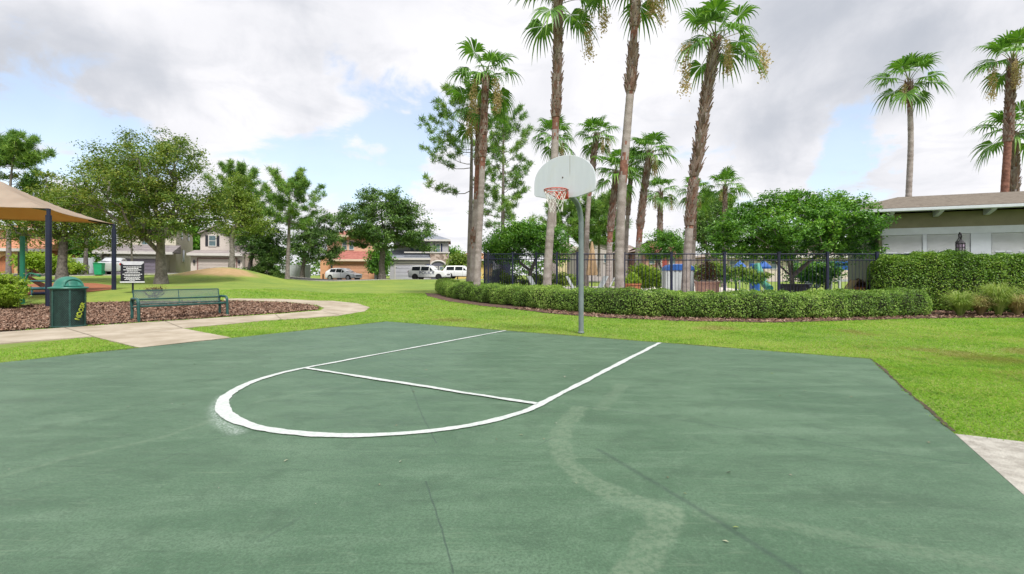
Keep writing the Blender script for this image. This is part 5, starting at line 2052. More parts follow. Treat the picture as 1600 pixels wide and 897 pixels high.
# closed umbrella
b0 = GD(925, 25)
um = thing("closed_umbrella", "closed tan patio umbrella behind the fence", "umbrella", b0)
mb = MB(); mb.tube([(0, 0, 0), (0, 0, 2.9)], .025, 8); mb.build("pole", dk, um)
mb = MB()
prf = [(.04, 2.88), (.09, 2.6), (.15, 2.1), (.20, 1.6), (.24, 1.2), (.22, 1.1), (.05, 1.08)]
vs, fs = [], []
for i, (r_, z) in enumerate(prf):
    for j in range(16):
        a = 2 * math.pi * j / 16
        q = r_ * (1 + (.28 if j % 2 else -.2) * min(1, i / 3))
        vs.append((q * math.cos(a), q * math.sin(a), z))
for i in range(len(prf) - 1):
    for j in range(16):
        fs.append((i * 16 + j, i * 16 + (j + 1) % 16, (i + 1) * 16 + (j + 1) % 16, (i + 1) * 16 + j))
mb.add(vs, fs)
mb.build("canopy", tan_f, um, smooth=True, angle=60)
mb = MB(); mb.lathe([(.26, 0), (.26, .06), (.05, .10)], 16); mb.build("base", dk, um)

# blue-capped booth
b0 = GD(1059, 22.5)
bt = thing("booth", "white fluted booth with a rounded bright blue cap", "booth", b0, R(-6))
s_ = 22.5 / F
hw_ = 21 * s_; hh_ = 46 * s_ + .22
mb = MB()
fl = []
for i in range(13):
    f = i / 12
    fl.append((-hw_ + 2 * hw_ * f, -.45 - (.04 if i % 2 else 0)))
poly = fl + [(hw_, .55), (-hw_, .55)]
k = len(poly)
zt_ = hh_ - .30
mb.add([(p[0], p[1], 0) for p in poly] + [(p[0], p[1], zt_) for p in poly], [tuple(range(k - 1, -1, -1)), tuple(range(k, 2 * k))] + [(i, (i + 1) % k, k + (i + 1) % k, k + i) for i in range(k)])
mb.build("body", white_p, bt)
mb = MB()
mb.prism([(-hw_ - .02, zt_), (hw_ + .02, zt_), (hw_ - .02, zt_ + .16), (hw_ * .72, zt_ + .27), (hw_ * .4, zt_ + .31), (-hw_ * .4, zt_ + .31), (-hw_ * .72, zt_ + .27), (-hw_ + .02, zt_ + .16)], -.52, .57)
mb.build("cap", blue_p, bt, bevel=.03)


# lounge chairs
def lounger(label, px, d, rz):
    b0 = GD(px, d)
    b0.z += .05
    root = thing("lounge_chair", label, "lounge chair", b0, rz, "white chairs on the pool deck")
    mb = MB(); mb.box((0, -.55, .36), (.62, 1.1, .05)); mb.build("seat", white_p, root, bevel=.01)
    mb = MB(); mb.box((0, .25, .66), (.62, .05, .80), rot=Matrix.Rotation(R(-28), 3, 'X')); mb.build("backrest", white_p, root, bevel=.01)
    for x in (-.28, .28):
        for y in (-1.0, -.02):
            mb = MB(); mb.bx(x - .025, x + .025, y - .025, y + .025, 0, .334); mb.build("leg", white_p, root)
    return root


lounger("white lounge chair right behind the hoop's pole", 900, 22.5, R(75))
lounger("white lounge chair at the foot of the closed tan umbrella", 934, 23.5, R(-80))
lounger("white lounge chair between the closed umbrella and the tallest palm", 947, 22.0, R(-105))
lounger("white lounge chair on the deck left of the leaning grey palm trunk", 840, 23.0, R(70))
lounger("white lounge chair by the water under the wide glossy tree", 1259, 27.2, R(-85))
lounger("white lounge chair right of the trunk under the wide glossy tree", 1273, 26.6, R(-100))

# blue parasols
def parasol(label, px, d, py, rad):
    b0 = GD(px, d)
    root = thing("open_umbrella", label, "umbrella", b0, 0, "blue umbrellas round the pool")
    zt_ = P(0, py, d).z - b0.z
    mb = MB(); mb.tube([(0, 0, 0), (0, 0, zt_ + .25)], .025, 8); mb.build("pole", white_p, root)
    mb = MB(); mb.lathe([(0, zt_ + .42), (rad * .5, zt_ + .22), (rad, zt_), (rad * .98, zt_ - .12)], 8); mb.build("canopy", blue_p, root)
parasol("open blue umbrella seen low under the tree's left side", 1156, 30, 417, .42)
parasol("open blue umbrella under the middle of the wide glossy tree", 1193, 30, 417, .48)
# slide
b0 = GD(1179, 29)
sl = thing("water_slide", "blue and green water slide tower by the pool", "water slide", b0)
mb = MB(); mb.bx(-.24, .24, -.2, .2, 0, P(0, 412, 29).z - b0.z); mb.build("tower", blue_p, sl, bevel=.03)
mb = MB(); mb.tube([(.0, -.3, 1.7), (-.05, -.8, 1.1), (-.1, -1.4, .5), (-.15, -2.0, .3)], .2, 10); mb.build("chute", mat('slide_green', (.05, .22, .16), .4), sl, smooth=True)
# pavilion with blue valance
b0 = GD(1308, 27)
pv = thing("pool_cabana", "small white framed cabana with a blue awning", "cabana", b0)
s_ = 27 / F
zc2 = lambda py: P(0, py, 27).z - b0.z
mb = MB(); mb.bx(-.95, .95, -.9, 1.2, zc2(422), zc2(412)); mb.bx(-1.05, 1.05, -1.0, 1.3, zc2(412) + .004, zc2(409)); mb.build("awning", blue_p, pv)
for x in (-.9, .9):
    for y in (-.8, 1.1):
        mb = MB(); mb.bx(x - .05, x + .05, y - .05, y + .05, 0, zc2(422) - .003); mb.build("post", white_p, pv)
mb = MB(); mb.bx(-.84, .84, -.82, -.76, .75, .85); mb.build("counter", white_p, pv)
# pool pump box
b0 = GD(1242, 19.2)
pc_ = thing("equipment_box", "black slatted equipment box at the foot of the wide glossy tree", "box", b0)
mb = MB(); mb.bx(-.42, .42, -.3, .3, 0, .72)
for i in range(7):
    mb.bx(-.38 + i * .127 - .03, -.38 + i * .127 + .03, -.325, -.302, .05, .68)
mb.build("body", dk, pc_)
mb = MB(); mb.bx(-.46, .46, -.35, .34, .723, .78); mb.build("lid", dk, pc_, bevel=.01)
# deck chair, brown
b0 = GD(1326, 20.5)
dc = thing("deck_chair", "brown folding deck chair beside the cabana", "chair", b0, R(25))
wood = mat('chair_wood', (.26, .16, .08), .7, .2, 5)
for s in (-1, 1):
    mb = MB(); mb.tube([(s * .28, .35, 0), (s * .28, -.25, .95)], .022, 6); mb.build("leg", wood, dc)
    mb = MB(); mb.tube([(s * .28, -.35, 0), (s * .28, .45, .55)], .022, 6); mb.build("leg", wood, dc)
mb = MB(); mb.add([(-.26, -.22, .9), (.26, -.22, .9), (.26, .1, .32), (-.26, .1, .32), (.26, .42, .52), (-.26, .42, .52)], [(0, 1, 2, 3), (3, 2, 4, 5)]); ob = mb.build("sling", tan_f, dc)
sol = ob.modifiers.new("thick", 'SOLIDIFY'); sol.thickness = .015


# ================================================================ HOUSES
def stucco(name, col): return mat(name, col, .9, .07, .8, .25, 40)
glass_w = mat('window_glass', (.10, .15, .17), .12, .25, 1.3)
trim_w = mat('house_trim', (.50, .48, .46), .6, .05, 3)
navy_sh = mat('shutter_navy', (.018, .026, .07), .5, .1, 3)
black_sh = mat('shutter_black', (.02, .02, .028), .5, .1, 3)


def tile_mat(name, c1, c2):
    if name in MATS: return MATS[name]
    m = bpy.data.materials.new(name); m.use_nodes = True
    t = NT(m.node_tree)
    co = t.n('ShaderNodeTexCoord').outputs['Object']
    wv = t.n('ShaderNodeTexWave', {'Vector': co, 'Scale': 1.1, 'Distortion': 1.2, 'Detail': 2.0})
    wv.bands_direction = 'Z'
    c = t.mix(t.ramp(t.noise(co, 2.4, 5, .65), .3, .7), (*c1, 1), (*c2, 1))
    c = t.mix(t.math('MULTIPLY', t.ramp(wv.outputs[1], .25, .0), .5), c, tuple(q * .45 for q in c1) + (1,))
    b = t.n('ShaderNodeBsdfPrincipled', {'Base Color': c, 'Roughness': .9, 'Specular IOR Level': .2})
    t.n('ShaderNodeOutputMaterial', {0: b.outputs[0]})
    MATS[name] = m
    return m


class House:
    def __init__(s, name, label, pxc, d, py_base, cat="house", turn=0.0):
        s.d = d; s.pxc = pxc; s.k = d / F
        s.base = P(pxc, py_base, d)
        s.pyb = py_base
        s.turn = R(turn)
        s.root = thing(name, label, cat, s.base, s.turn)

    def X(s, px):
        q = (px - 800) / F
        return (q * s.base.y - s.base.x) / (math.cos(s.turn) - q * math.sin(s.turn))
    def Z(s, py): return (s.pyb - py) * s.k

    def block(s, x0, x1, ytop, m, y0=0, depth=8, ybot=None, name="wall"):
        mb = MB()
        mb.bx(s.X(x0), s.X(x1), y0, y0 + depth, -1.2 if ybot is None else s.Z(ybot), s.Z(ytop))
        return mb.build(name, m, s.root)

    def window(s, x0, x1, y0, y1, yf, shutters=None, wall=None, arch=False, nsash=1):
        a, b, zt, zb = s.X(x0), s.X(x1), s.Z(y0), s.Z(y1)
        mb = MB()
        f = .09
        mb.bx(a - f, b + f, yf - .05, yf - .003, zt, zt + f); mb.bx(a - f, b + f, yf - .08, yf - .003, zb - f, zb)
        mb.bx(a - f, a, yf - .05, yf - .003, zb + .001, zt - .001); mb.bx(b, b + f, yf - .05, yf - .003, zb + .001, zt - .001)
        zm = (zt + zb) / 2
        mb.bx(a + .001, b - .001, yf - .045, yf - .003, zm - .03, zm + .03)
        w = mb.build("window", trim_w, s.root)
        mb = MB(); mb.bx(a, b, yf - .03, yf - .006, zb, zt); mb.build("pane", glass_w, w)
        if shutters:
            sw = (b - a) * .42 if nsash == 1 else (b - a) * .24
            for q in (a - f - sw - .02, b + f + .02):
                mb = MB(); mb.bx(q, q + sw, yf - .06, yf - .003, zb - .05, zt + .05)
                for z in np.arange(zb, zt, .14):
                    mb.bx(q + .05, q + sw - .05, yf - .075, yf - .0605, z, z + .07)
                mb.build("shutter", shutters, w)
        return w

    def garage(s, x0, x1, y0, y1, m, yf=0, frame=None):
        a, b, zt, zb = s.X(x0), s.X(x1), s.Z(y0), s.Z(y1)
        mb = MB()
        n = 4
        for i in range(n):
            z0 = zb + (zt - zb) * i / n; z1 = zb + (zt - zb) * (i + 1) / n - .03
            mb.bx(a, b, yf - .06, yf - .003, z0, z1)
            mm = 6
            for q in range(mm):
                xa = a + (b - a) * (q + .12) / mm; xb = a + (b - a) * (q + .88) / mm
                mb.bx(xa, xb, yf - .075, yf - .0605, z0 + .08, z1 - .08)
        g = mb.build("garage_door", m, s.root)
        if frame:
            mb = MB(); mb.bx(a - .12, b + .12, yf - .085, yf - .003, zt + .002, zt + .12)
            mb.bx(a - .12, a - .002, yf - .085, yf - .003, zb, zt); mb.bx(b + .002, b + .12, yf - .085, yf - .003, zb, zt)
            mb.build("frame", frame, g)

    def shed(s, x0, x1, y_eave, y_top, m, y0=-.4, depth=2.6, hipl=0, hipr=0, trim=None):
        a, b, z0, z1 = s.X(x0), s.X(x1), s.Z(y_eave), s.Z(y_top)
        mb = MB()
        vs = [(a, y0, z0), (b, y0, z0), (b - hipr, y0 + depth, z1), (a + hipl, y0 + depth, z1), (a, y0, z0 - .06), (b, y0, z0 - .06), (b, y0 + depth, z0 - .06), (a, y0 + depth, z0 - .06)]
        mb.add(vs, [(0, 1, 2, 3), (4, 7, 6, 5), (0, 4, 5, 1), (1, 5, 6, 2), (0, 3, 7, 4), (3, 2, 6, 7)])
        r_ = mb.build("roof", m, s.root)
        mb = MB(); mb.bx(a, b, y0 - .05, y0 - .004, z0 - .24, z0 + .03); mb.bx(a, b, y0 - .002, y0 + .4, z0 - .26, z0 - .07)
        mb.build("fascia", trim or trim_w, r_)
        return r_

    def hip(s, x0, x1, y_eave, y_top, m, y0=-.5, y1=9, inset=None, trim=None):
        a, b, z0, z1 = s.X(x0), s.X(x1), s.Z(y_eave), s.Z(y_top)
        mb = MB(); hip(mb, a, b, y0, y1, z0, z1 - z0, inset if inset is not None else (b - a) * .45)
        r_ = mb.build("roof", m, s.root)
        mb = MB(); mb.bx(a, b, y0 - .05, y0 - .004, z0 - .24, z0 + .02); mb.build("fascia", trim or trim_w, r_)
        return r_

    def gable(s, x0, x1, y_eave, y_top, m, wallm, y0=-.4, y1=9):
        a, b, z0, z1 = s.X(x0), s.X(x1), s.Z(y_eave), s.Z(y_top)
        c = (a + b) / 2
        mb = MB()
        mb.prism([(a, z0), (c, z1), (b, z0), (b, z0 - .16), (c, z1 - .18), (a, z0 - .16)], y0, y1)
        r_ = mb.build("roof", m, s.root)
        mb = MB(); mb.prism([(a + .45, z0 - .2), (b - .45, z0 - .2), (c, z1 - .25)], y0 + .42, y1 - .3); mb.build("gable_wall", wallm, s.root)
        return r_

    def lamp(s, px, py, yf=0):
        x, z = s.X(px), s.Z(py)
        mb = MB(); mb.lathe([(.05, -.2), (.11, -.1), (.12, .1), (.03, .22)], 8, (x, yf - .16, z)); mb.bx(x - .03, x + .03, yf - .1, yf - .003, z - .05, z + .15)
        mb.build("wall_lamp", black_sh, s.root)

    def arch(s, x0, x1, y_spring, y_top, ybot, yf, m_in, m_trim):
        """arched opening: flat panel coloured like a shaded recess, and a raised arch band"""
        a, b = s.X(x0), s.X(x1)
        zs, zt_, zb = s.Z(y_spring), s.Z(y_top), s.Z(ybot)
        c = (a + b) / 2; rx_ = (b - a) / 2
        pr = [(a, zb), (b, zb), (b, zs)] + [(c + rx_ * math.cos(math.pi * i / 12), zs + (zt_ - zs) * math.sin(math.pi * i / 12)) for i in range(1, 12)] + [(a, zs)]
        mb = MB(); mb.prism(pr, yf - .02, yf - .004)  # flat panel on the wall; its darker colour stands for shade inside the arch
        o = mb.build("archway", m_in, s.root)
        mb = MB()
        pts = [(c + (rx_ + .08) * math.cos(math.pi * i / 14), yf - .06, zs + (zt_ - zs + .08) * math.sin(math.pi * i / 14)) for i in range(15)]
        mb.tube(pts, .13, 6)
        mb.build("arch_trim", m_trim, o)


stone = None
m = bpy.data.materials.new("stone_veneer"); m.use_nodes = True
t = NT(m.node_tree)
co = t.n('ShaderNodeTexCoord').outputs['Object']
vo = t.n('ShaderNodeTexVoronoi', {'Vector': co, 'Scale': 3.2})
c = t.mix(t.ramp(t.n('ShaderNodeSeparateColor', {0: vo.outputs['Color']}).outputs[0], .1, .9), (.20, .15, .12, 1), (.44, .36, .31, 1))
b = t.n('ShaderNodeBsdfPrincipled', {'Base Color': c, 'Roughness': .9})
t.n('ShaderNodeOutputMaterial', {0: b.outputs[0]})
stone = m

# grey house
h = House("house", "grey two storey house with stone arch and navy shutters behind the police car", 650, 66.5, 437.5, turn=7)
gw = stucco('grey_stucco', (.36, .355, .385)); gr_roof = tile_mat('slate_tile', (.16, .175, .21), (.23, .25, .29))
h.block(609, 673, 402, gw, 0, 6); h.block(612, 700, 372, gw, 2.2, 8); h.block(672.2, 700, 394, stone, -.3, 3); h.block(672.2, 700, 375, gw, -.25, 3, ybot=394)
h.garage(618, 662, 414, 437.3, mat('garage_grey', (.36, .36, .41), .6, .05, 2), 0, trim_w)
mb = MB(); mb.bx(h.X(610), h.X(672), -.10, -.004, h.Z(411.5), h.Z(408.5)); mb.build("band", trim_w, h.root)
h.shed(607, 673, 403.5, 390, gr_roof, -.5, 2.7)
mb = MB(); mb.bx(h.X(632), h.X(703), -.42, -.303, h.Z(395.5), h.Z(393.6)); mb.build("band", trim_w, h.root)
for a_, b_ in ((636, 644.5), (648, 656.5)):
    h.window(a_, b_, 379, 393, 2.2)
h.window(638, 638.1, 379, 393, 2.2, navy_sh); h.window(657, 657.1, 379, 393, 2.2, navy_sh)
h.window(681.5, 687.5, 381.5, 394, -.25, navy_sh)
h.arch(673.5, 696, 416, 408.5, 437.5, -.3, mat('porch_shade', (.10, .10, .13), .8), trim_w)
h.window(677, 683, 417, 427, -.33); h.window(687, 692, 417, 427, -.33)
h.hip(606, 704, 374.5, 358, gr_roof, -.7, 10, 3.6)
mb = MB()
for i in range(6):
    x = h.X(674 + i * 5)
    mb.bx(x, x + .16, -.62, -.26, h.Z(378.3), h.Z(376.4))
mb.build("corbel", black_sh, h.root)

# salmon house
h = House("house", "salmon two storey house with red tile roof behind the white hatchback", 550, 66.0, 438, turn=9)
sw = stucco('salmon_stucco', (.56, .30, .17)); red_tile = tile_mat('red_tile', (.28, .10, .085), (.38, .16, .13))
cream = mat('cream_trim', (.62, .50, .38), .7, .05, 3)
h.block(516, 584, 404, sw, 0, 6); h.block(505, 585, 366, stucco('salmon_upper', (.58, .36, .25)), 2.4, 8); h.block(496, 516, 402, sw, 1.6, 5)
h.garage(522, 577, 413, 437.5, mat('garage_salmon', (.50, .27, .17), .6, .05, 2), 0, sw)
h.shed(513, 587, 405.5, 391, red_tile, -.5, 2.9, trim=cream)
mb = MB(); mb.bx(h.X(517), h.X(584), -.08, -.004, h.Z(408.8), h.Z(406.6)); mb.build("band", cream, h.root)
h.window(530, 536.5, 375, 388.5, 2.4); h.window(541, 547.5, 375, 388.5, 2.4)
h.hip(502, 588, 366, 352, red_tile, 1.6, 11, 3, trim=cream)
h.lamp(518.5, 417); h.lamp(581, 417)
mb = MB(); mb.tube([(h.X(509), -1.5, 0), (h.X(509), -1.5, .9)], .12, 8); rt = mb.build("column", sw, h.root)

# beige house behind the mound
h = House("house", "beige two storey house with black shuttered window behind the mound", 340, 52.5, 426, turn=18)
bw = stucco('beige_stucco', (.50, .445, .415)); bt_roof = tile_mat('taupe_tile', (.25, .22, .22), (.34, .30, .29))
h.block(298, 378.5, 397, bw, 0, 5); h.block(303, 352, 360, bw, 2.2, 7); h.block(352.2, 400, 385, bw, 2.4, 7); h.block(379, 400, 396, stucco('beige_dark', (.30, .25, .22)), 1.2, 4)
h.garage(310, 369, 404.5, 424, mat('garage_beige', (.42, .37, .34), .6, .05, 2), 0, mat('brown_frame', (.20, .12, .11), .7))
h.shed(294, 380, 396.5, 390, bt_roof, -.5, 2.6)
h.shed(352, 402, 391, 376, bt_roof, 1.4, 3.0, hipl=0)
h.gable(300, 354, 362, 349, bt_roof, bw, 1.8, 9)
h.window(317.5, 328, 366.5, 382.5, 2.2, black_sh)
h.lamp(304, 409); h.lamp(374, 409)
mb = MB(); mb.bx(h.X(385), h.X(391), 1.12, 1.196, h.Z(422), h.Z(400)); mb.build("door", mat('door_brown', (.10, .045, .03), .6), h.root)

# taupe house
h = House("house", "taupe house with purple grey garage door beyond the notice sign", 212, 48.0, 428.5, turn=23)
tw = stucco('taupe_stucco', (.42, .39, .35)); tr_roof = tile_mat('brown_tile', (.17, .15, .155), (.25, .225, .225))
pale = stucco('lit_stucco', (.52, .48, .40))  # paler copy of the taupe stucco, the side wall's sunlight put into its colour
h.block(172, 252, 394, tw, 0, 6); h.block(165, 262, 352, pale, 3.2, 8); h.block(152, 171.8, 392, tw, .9, 5)
h.garage(178, 249, 404, 428, mat('garage_plum', (.15, .13, .17), .5, .06, 2), 0)
mb = MB(); mb.bx(h.X(173), h.X(251), -.16, -.004, h.Z(404), h.Z(400.6)); mb.build("band", trim_w, h.root)
h.shed(148, 272, 393.5, 380, tr_roof, -.6, 3.4)
h.window(206, 221, 361, 379, 3.2)
xs_ = h.X(262)
for y_, z_, w_, hh_ in ((6.0, 1.5, .7, 1.3), (5.4, 4.1, .5, .7), (8.6, 4.1, .5, .7)):
    mb = MB(); mb.bx(xs_ + .003, xs_ + .06, y_ - .08, y_ + w_ + .08, z_ - .08, z_ + hh_ + .08); w = mb.build("window", trim_w, h.root)
    mb = MB(); mb.bx(xs_ + .0605, xs_ + .075, y_, y_ + w_, z_, z_ + hh_); mb.build("pane", glass_w, w)
h.hip(160, 268, 351, 336, tr_roof, 2.6, 12, 4)
h.arch(153, 170, 402, 394.5, 427, .9, mat('porch_taupe', (.16, .14, .13), .8), trim_w)
h.window(159, 165.5, 402, 408, .87)

# orange house at the left edge
h = House("house", "orange house with arched porch and clay tile roof at the left edge", 20, 45.5, 431, turn=25)
ow = stucco('orange_stucco', (.58, .36, .19)); clay = tile_mat('clay_tile', (.36, .155, .085), (.47, .235, .15))
h.block(-60, 30, 388, ow, 0, 7); h.block(30.2, 74, 390, stucco('rust_stucco', (.33, .12, .065)), 2.0, 6); h.block(-60, 42, 352, stucco('peach_stucco', (.62, .42, .31)), 3.4, 7)
h.arch(-2, 22, 410, 399, 428, 0, mat('porch_orange', (.34, .13, .065), .8), ow)
h.shed(-62, 76, 389, 370, clay, -.7, 3.9)
h.window(36, 44, 395, 405, 2.0); h.window(52, 60, 395, 405, 2.0)
h.hip(-64, 46, 352, 338, clay, 2.8, 12, 4)

# houses beyond the pool
h = House("house", "grey gabled house beyond the pool right of the hoop's pole", 925, 62, 436)
h.block(903, 958, 388, stucco('far_grey', (.42, .38, .36)), 0, 9)
h.gable(898, 966, 390, 372, tile_mat('far_tile', (.24, .20, .17), (.33, .28, .24)), stucco('far_grey', (.42, .38, .36)))
h.window(912, 918, 398, 410, 0); h.window(944, 951, 398, 410, 0)
h = House("house", "pale yellow house peeking between the rounded tree and the hoop's pole", 892, 74, 436)
h.block(872, 904, 390, stucco('far_yellow', (.55, .47, .28)), 0, 9); h.hip(869, 907, 390, 374, MATS['far_tile'], -.5, 9, 2); h.window(897, 902, 392, 400, 0)
h = House("house", "tan house with low brown roof beyond the pool between palms", 985, 66, 436)
h.block(966, 1004, 394, stucco('far_tan', (.50, .40, .33)), 0, 9); h.hip(962, 1006, 394, 380, tile_mat('far_tan_tile', (.34, .28, .25), (.42, .36, .32)), -.6, 9, 3); h.window(975, 983, 402, 412, 0)
h = House("house", "brick red and pink house behind the blue capped booth", 1040, 58, 436)
h.block(1008, 1075, 391, stucco('far_pink', (.42, .24, .20)), 0, 9); h.hip(1000, 1080, 391, 372, tile_mat('far_brown_tile', (.20, .155, .13), (.28, .22, .19)), -.7, 9, 4)
h.block(1026, 1040, 402, stucco('far_red', (.34, .07, .06)), -.5, .6); h.window(1015, 1022, 402, 412, 0); h.window(1046, 1054, 402, 412, 0)
h = House("house", "yellow house with orange tile roof between the grey house and the pines", 735, 72, 433, turn=4)
h.block(711, 770, 404, stucco('far_gold', (.58, .42, .16)), 0, 9); h.hip(703, 776, 405, 389, clay, -.7, 10, 4); h.window(722, 728, 408, 417, 0)
h = House("house", "long cream house behind the blue umbrellas and the wide glossy tree", 1210, 60, 436)
h.block(1120, 1330, 400, stucco('far_cream', (.52, .46, .38)), 0, 9); h.hip(1114, 1336, 400, 382, MATS['far_tile'], -.7, 10, 5)
for x in (1140, 1170, 1205, 1240, 1290):
    h.window(x, x + 8, 408, 420, 0)

# white vinyl fence panels between the houses
for lab, x0, x1, y0, d in (("white vinyl fence left of the taupe house", 103, 145, 403, 45), ("white vinyl fence left of the salmon house behind pine trunk", 440, 484, 414, 62), ("white vinyl fence stub between the salmon and grey house", 586, 596, 419, 64)):
    a, b_ = GD(x0, d), GD(x1, d)
    vf = thing("vinyl_fence", lab, "fence", a)
    zt_ = P(0, y0, d).z - a.z
    L = b_.x - a.x
    n = max(1, round(L / 2.4))
    for i in range(n):
        mb = MB()
        xa, xb = L * i / n + .08, L * (i + 1) / n - .08
        k = max(2, int((xb - xa) / .18))
        for q in range(k):
            mb.bx(xa + (xb - xa) * q / k + .006, xa + (xb - xa) * (q + 1) / k - .006, -.02, .02, .1, zt_ - .12)
        mb.bx(xa, xb, -.035, .035, zt_ - .118, zt_); mb.bx(xa, xb, -.035, .035, -.2, .098)
        mb.build("panel", white_p, vf)
    for i in range(n + 1):
        mb = MB(); x = L * i / n; mb.bx(x - .07, x + .07, -.07, .07, -.2, zt_ + .06); mb.build("post", white_p, vf)

# green wheelie bin
b0 = GD(156, 40)
wb = thing("wheelie_bin", "bright green wheelie bin on the drive left of the silver car", "bin", b0, R(15))
bin_g = mat('bin_green', (.015, .27, .13), .45, .1, 4)
mb = MB()
mb.add([(-.25, -.3, .06), (.25, -.3, .06), (.25, .3, .06), (-.25, .3, .06), (-.31, -.38, 1.0), (.31, -.38, 1.0), (.31, .36, 1.0), (-.31, .36, 1.0)], [(3, 2, 1, 0), (4, 5, 6, 7), (0, 1, 5, 4), (1, 2, 6, 5), (2, 3, 7, 6), (3, 0, 4, 7)])
mb.build("body", bin_g, wb, bevel=.03)
mb = MB(); mb.box((0, -.02, 1.04), (.66, .80, .07)); mb.build("lid", bin_g, wb, bevel=.03)
for s in (-1, 1):
    mb = MB(); mb.lathe([(.11, -.03), (.12, 0), (.11, .03)], 12, (s * .24, .34, .12)); o = mb.build("wheel", dk, wb)


# ================================================================ VEHICLES
tyre_m = mat('tyre', (.015, .015, .016), .85)
rim_m = mat('alloy', (.42, .43, .45), .35, .1, 5, metal=.7)
car_glass = mat('car_glass', (.018, .022, .028), .08, .2, 2, spec=.6)
black_pl = mat('black_plastic', (.018, .018, .02), .6)
head_m = mat('headlamp', (.62, .64, .66), .15, .1, 4)
tail_m = mat('tail_red', (.42, .015, .02), .25, .1, 4)


def paint(name, col):
    m = mat(name, col, .25, .03, 1)
    b = [n for n in m.node_tree.nodes if n.type == 'BSDF_PRINCIPLED'][0]
    b.inputs['Coat Weight'].default_value = .6
    b.inputs['Coat Roughness'].default_value = .05
    return m


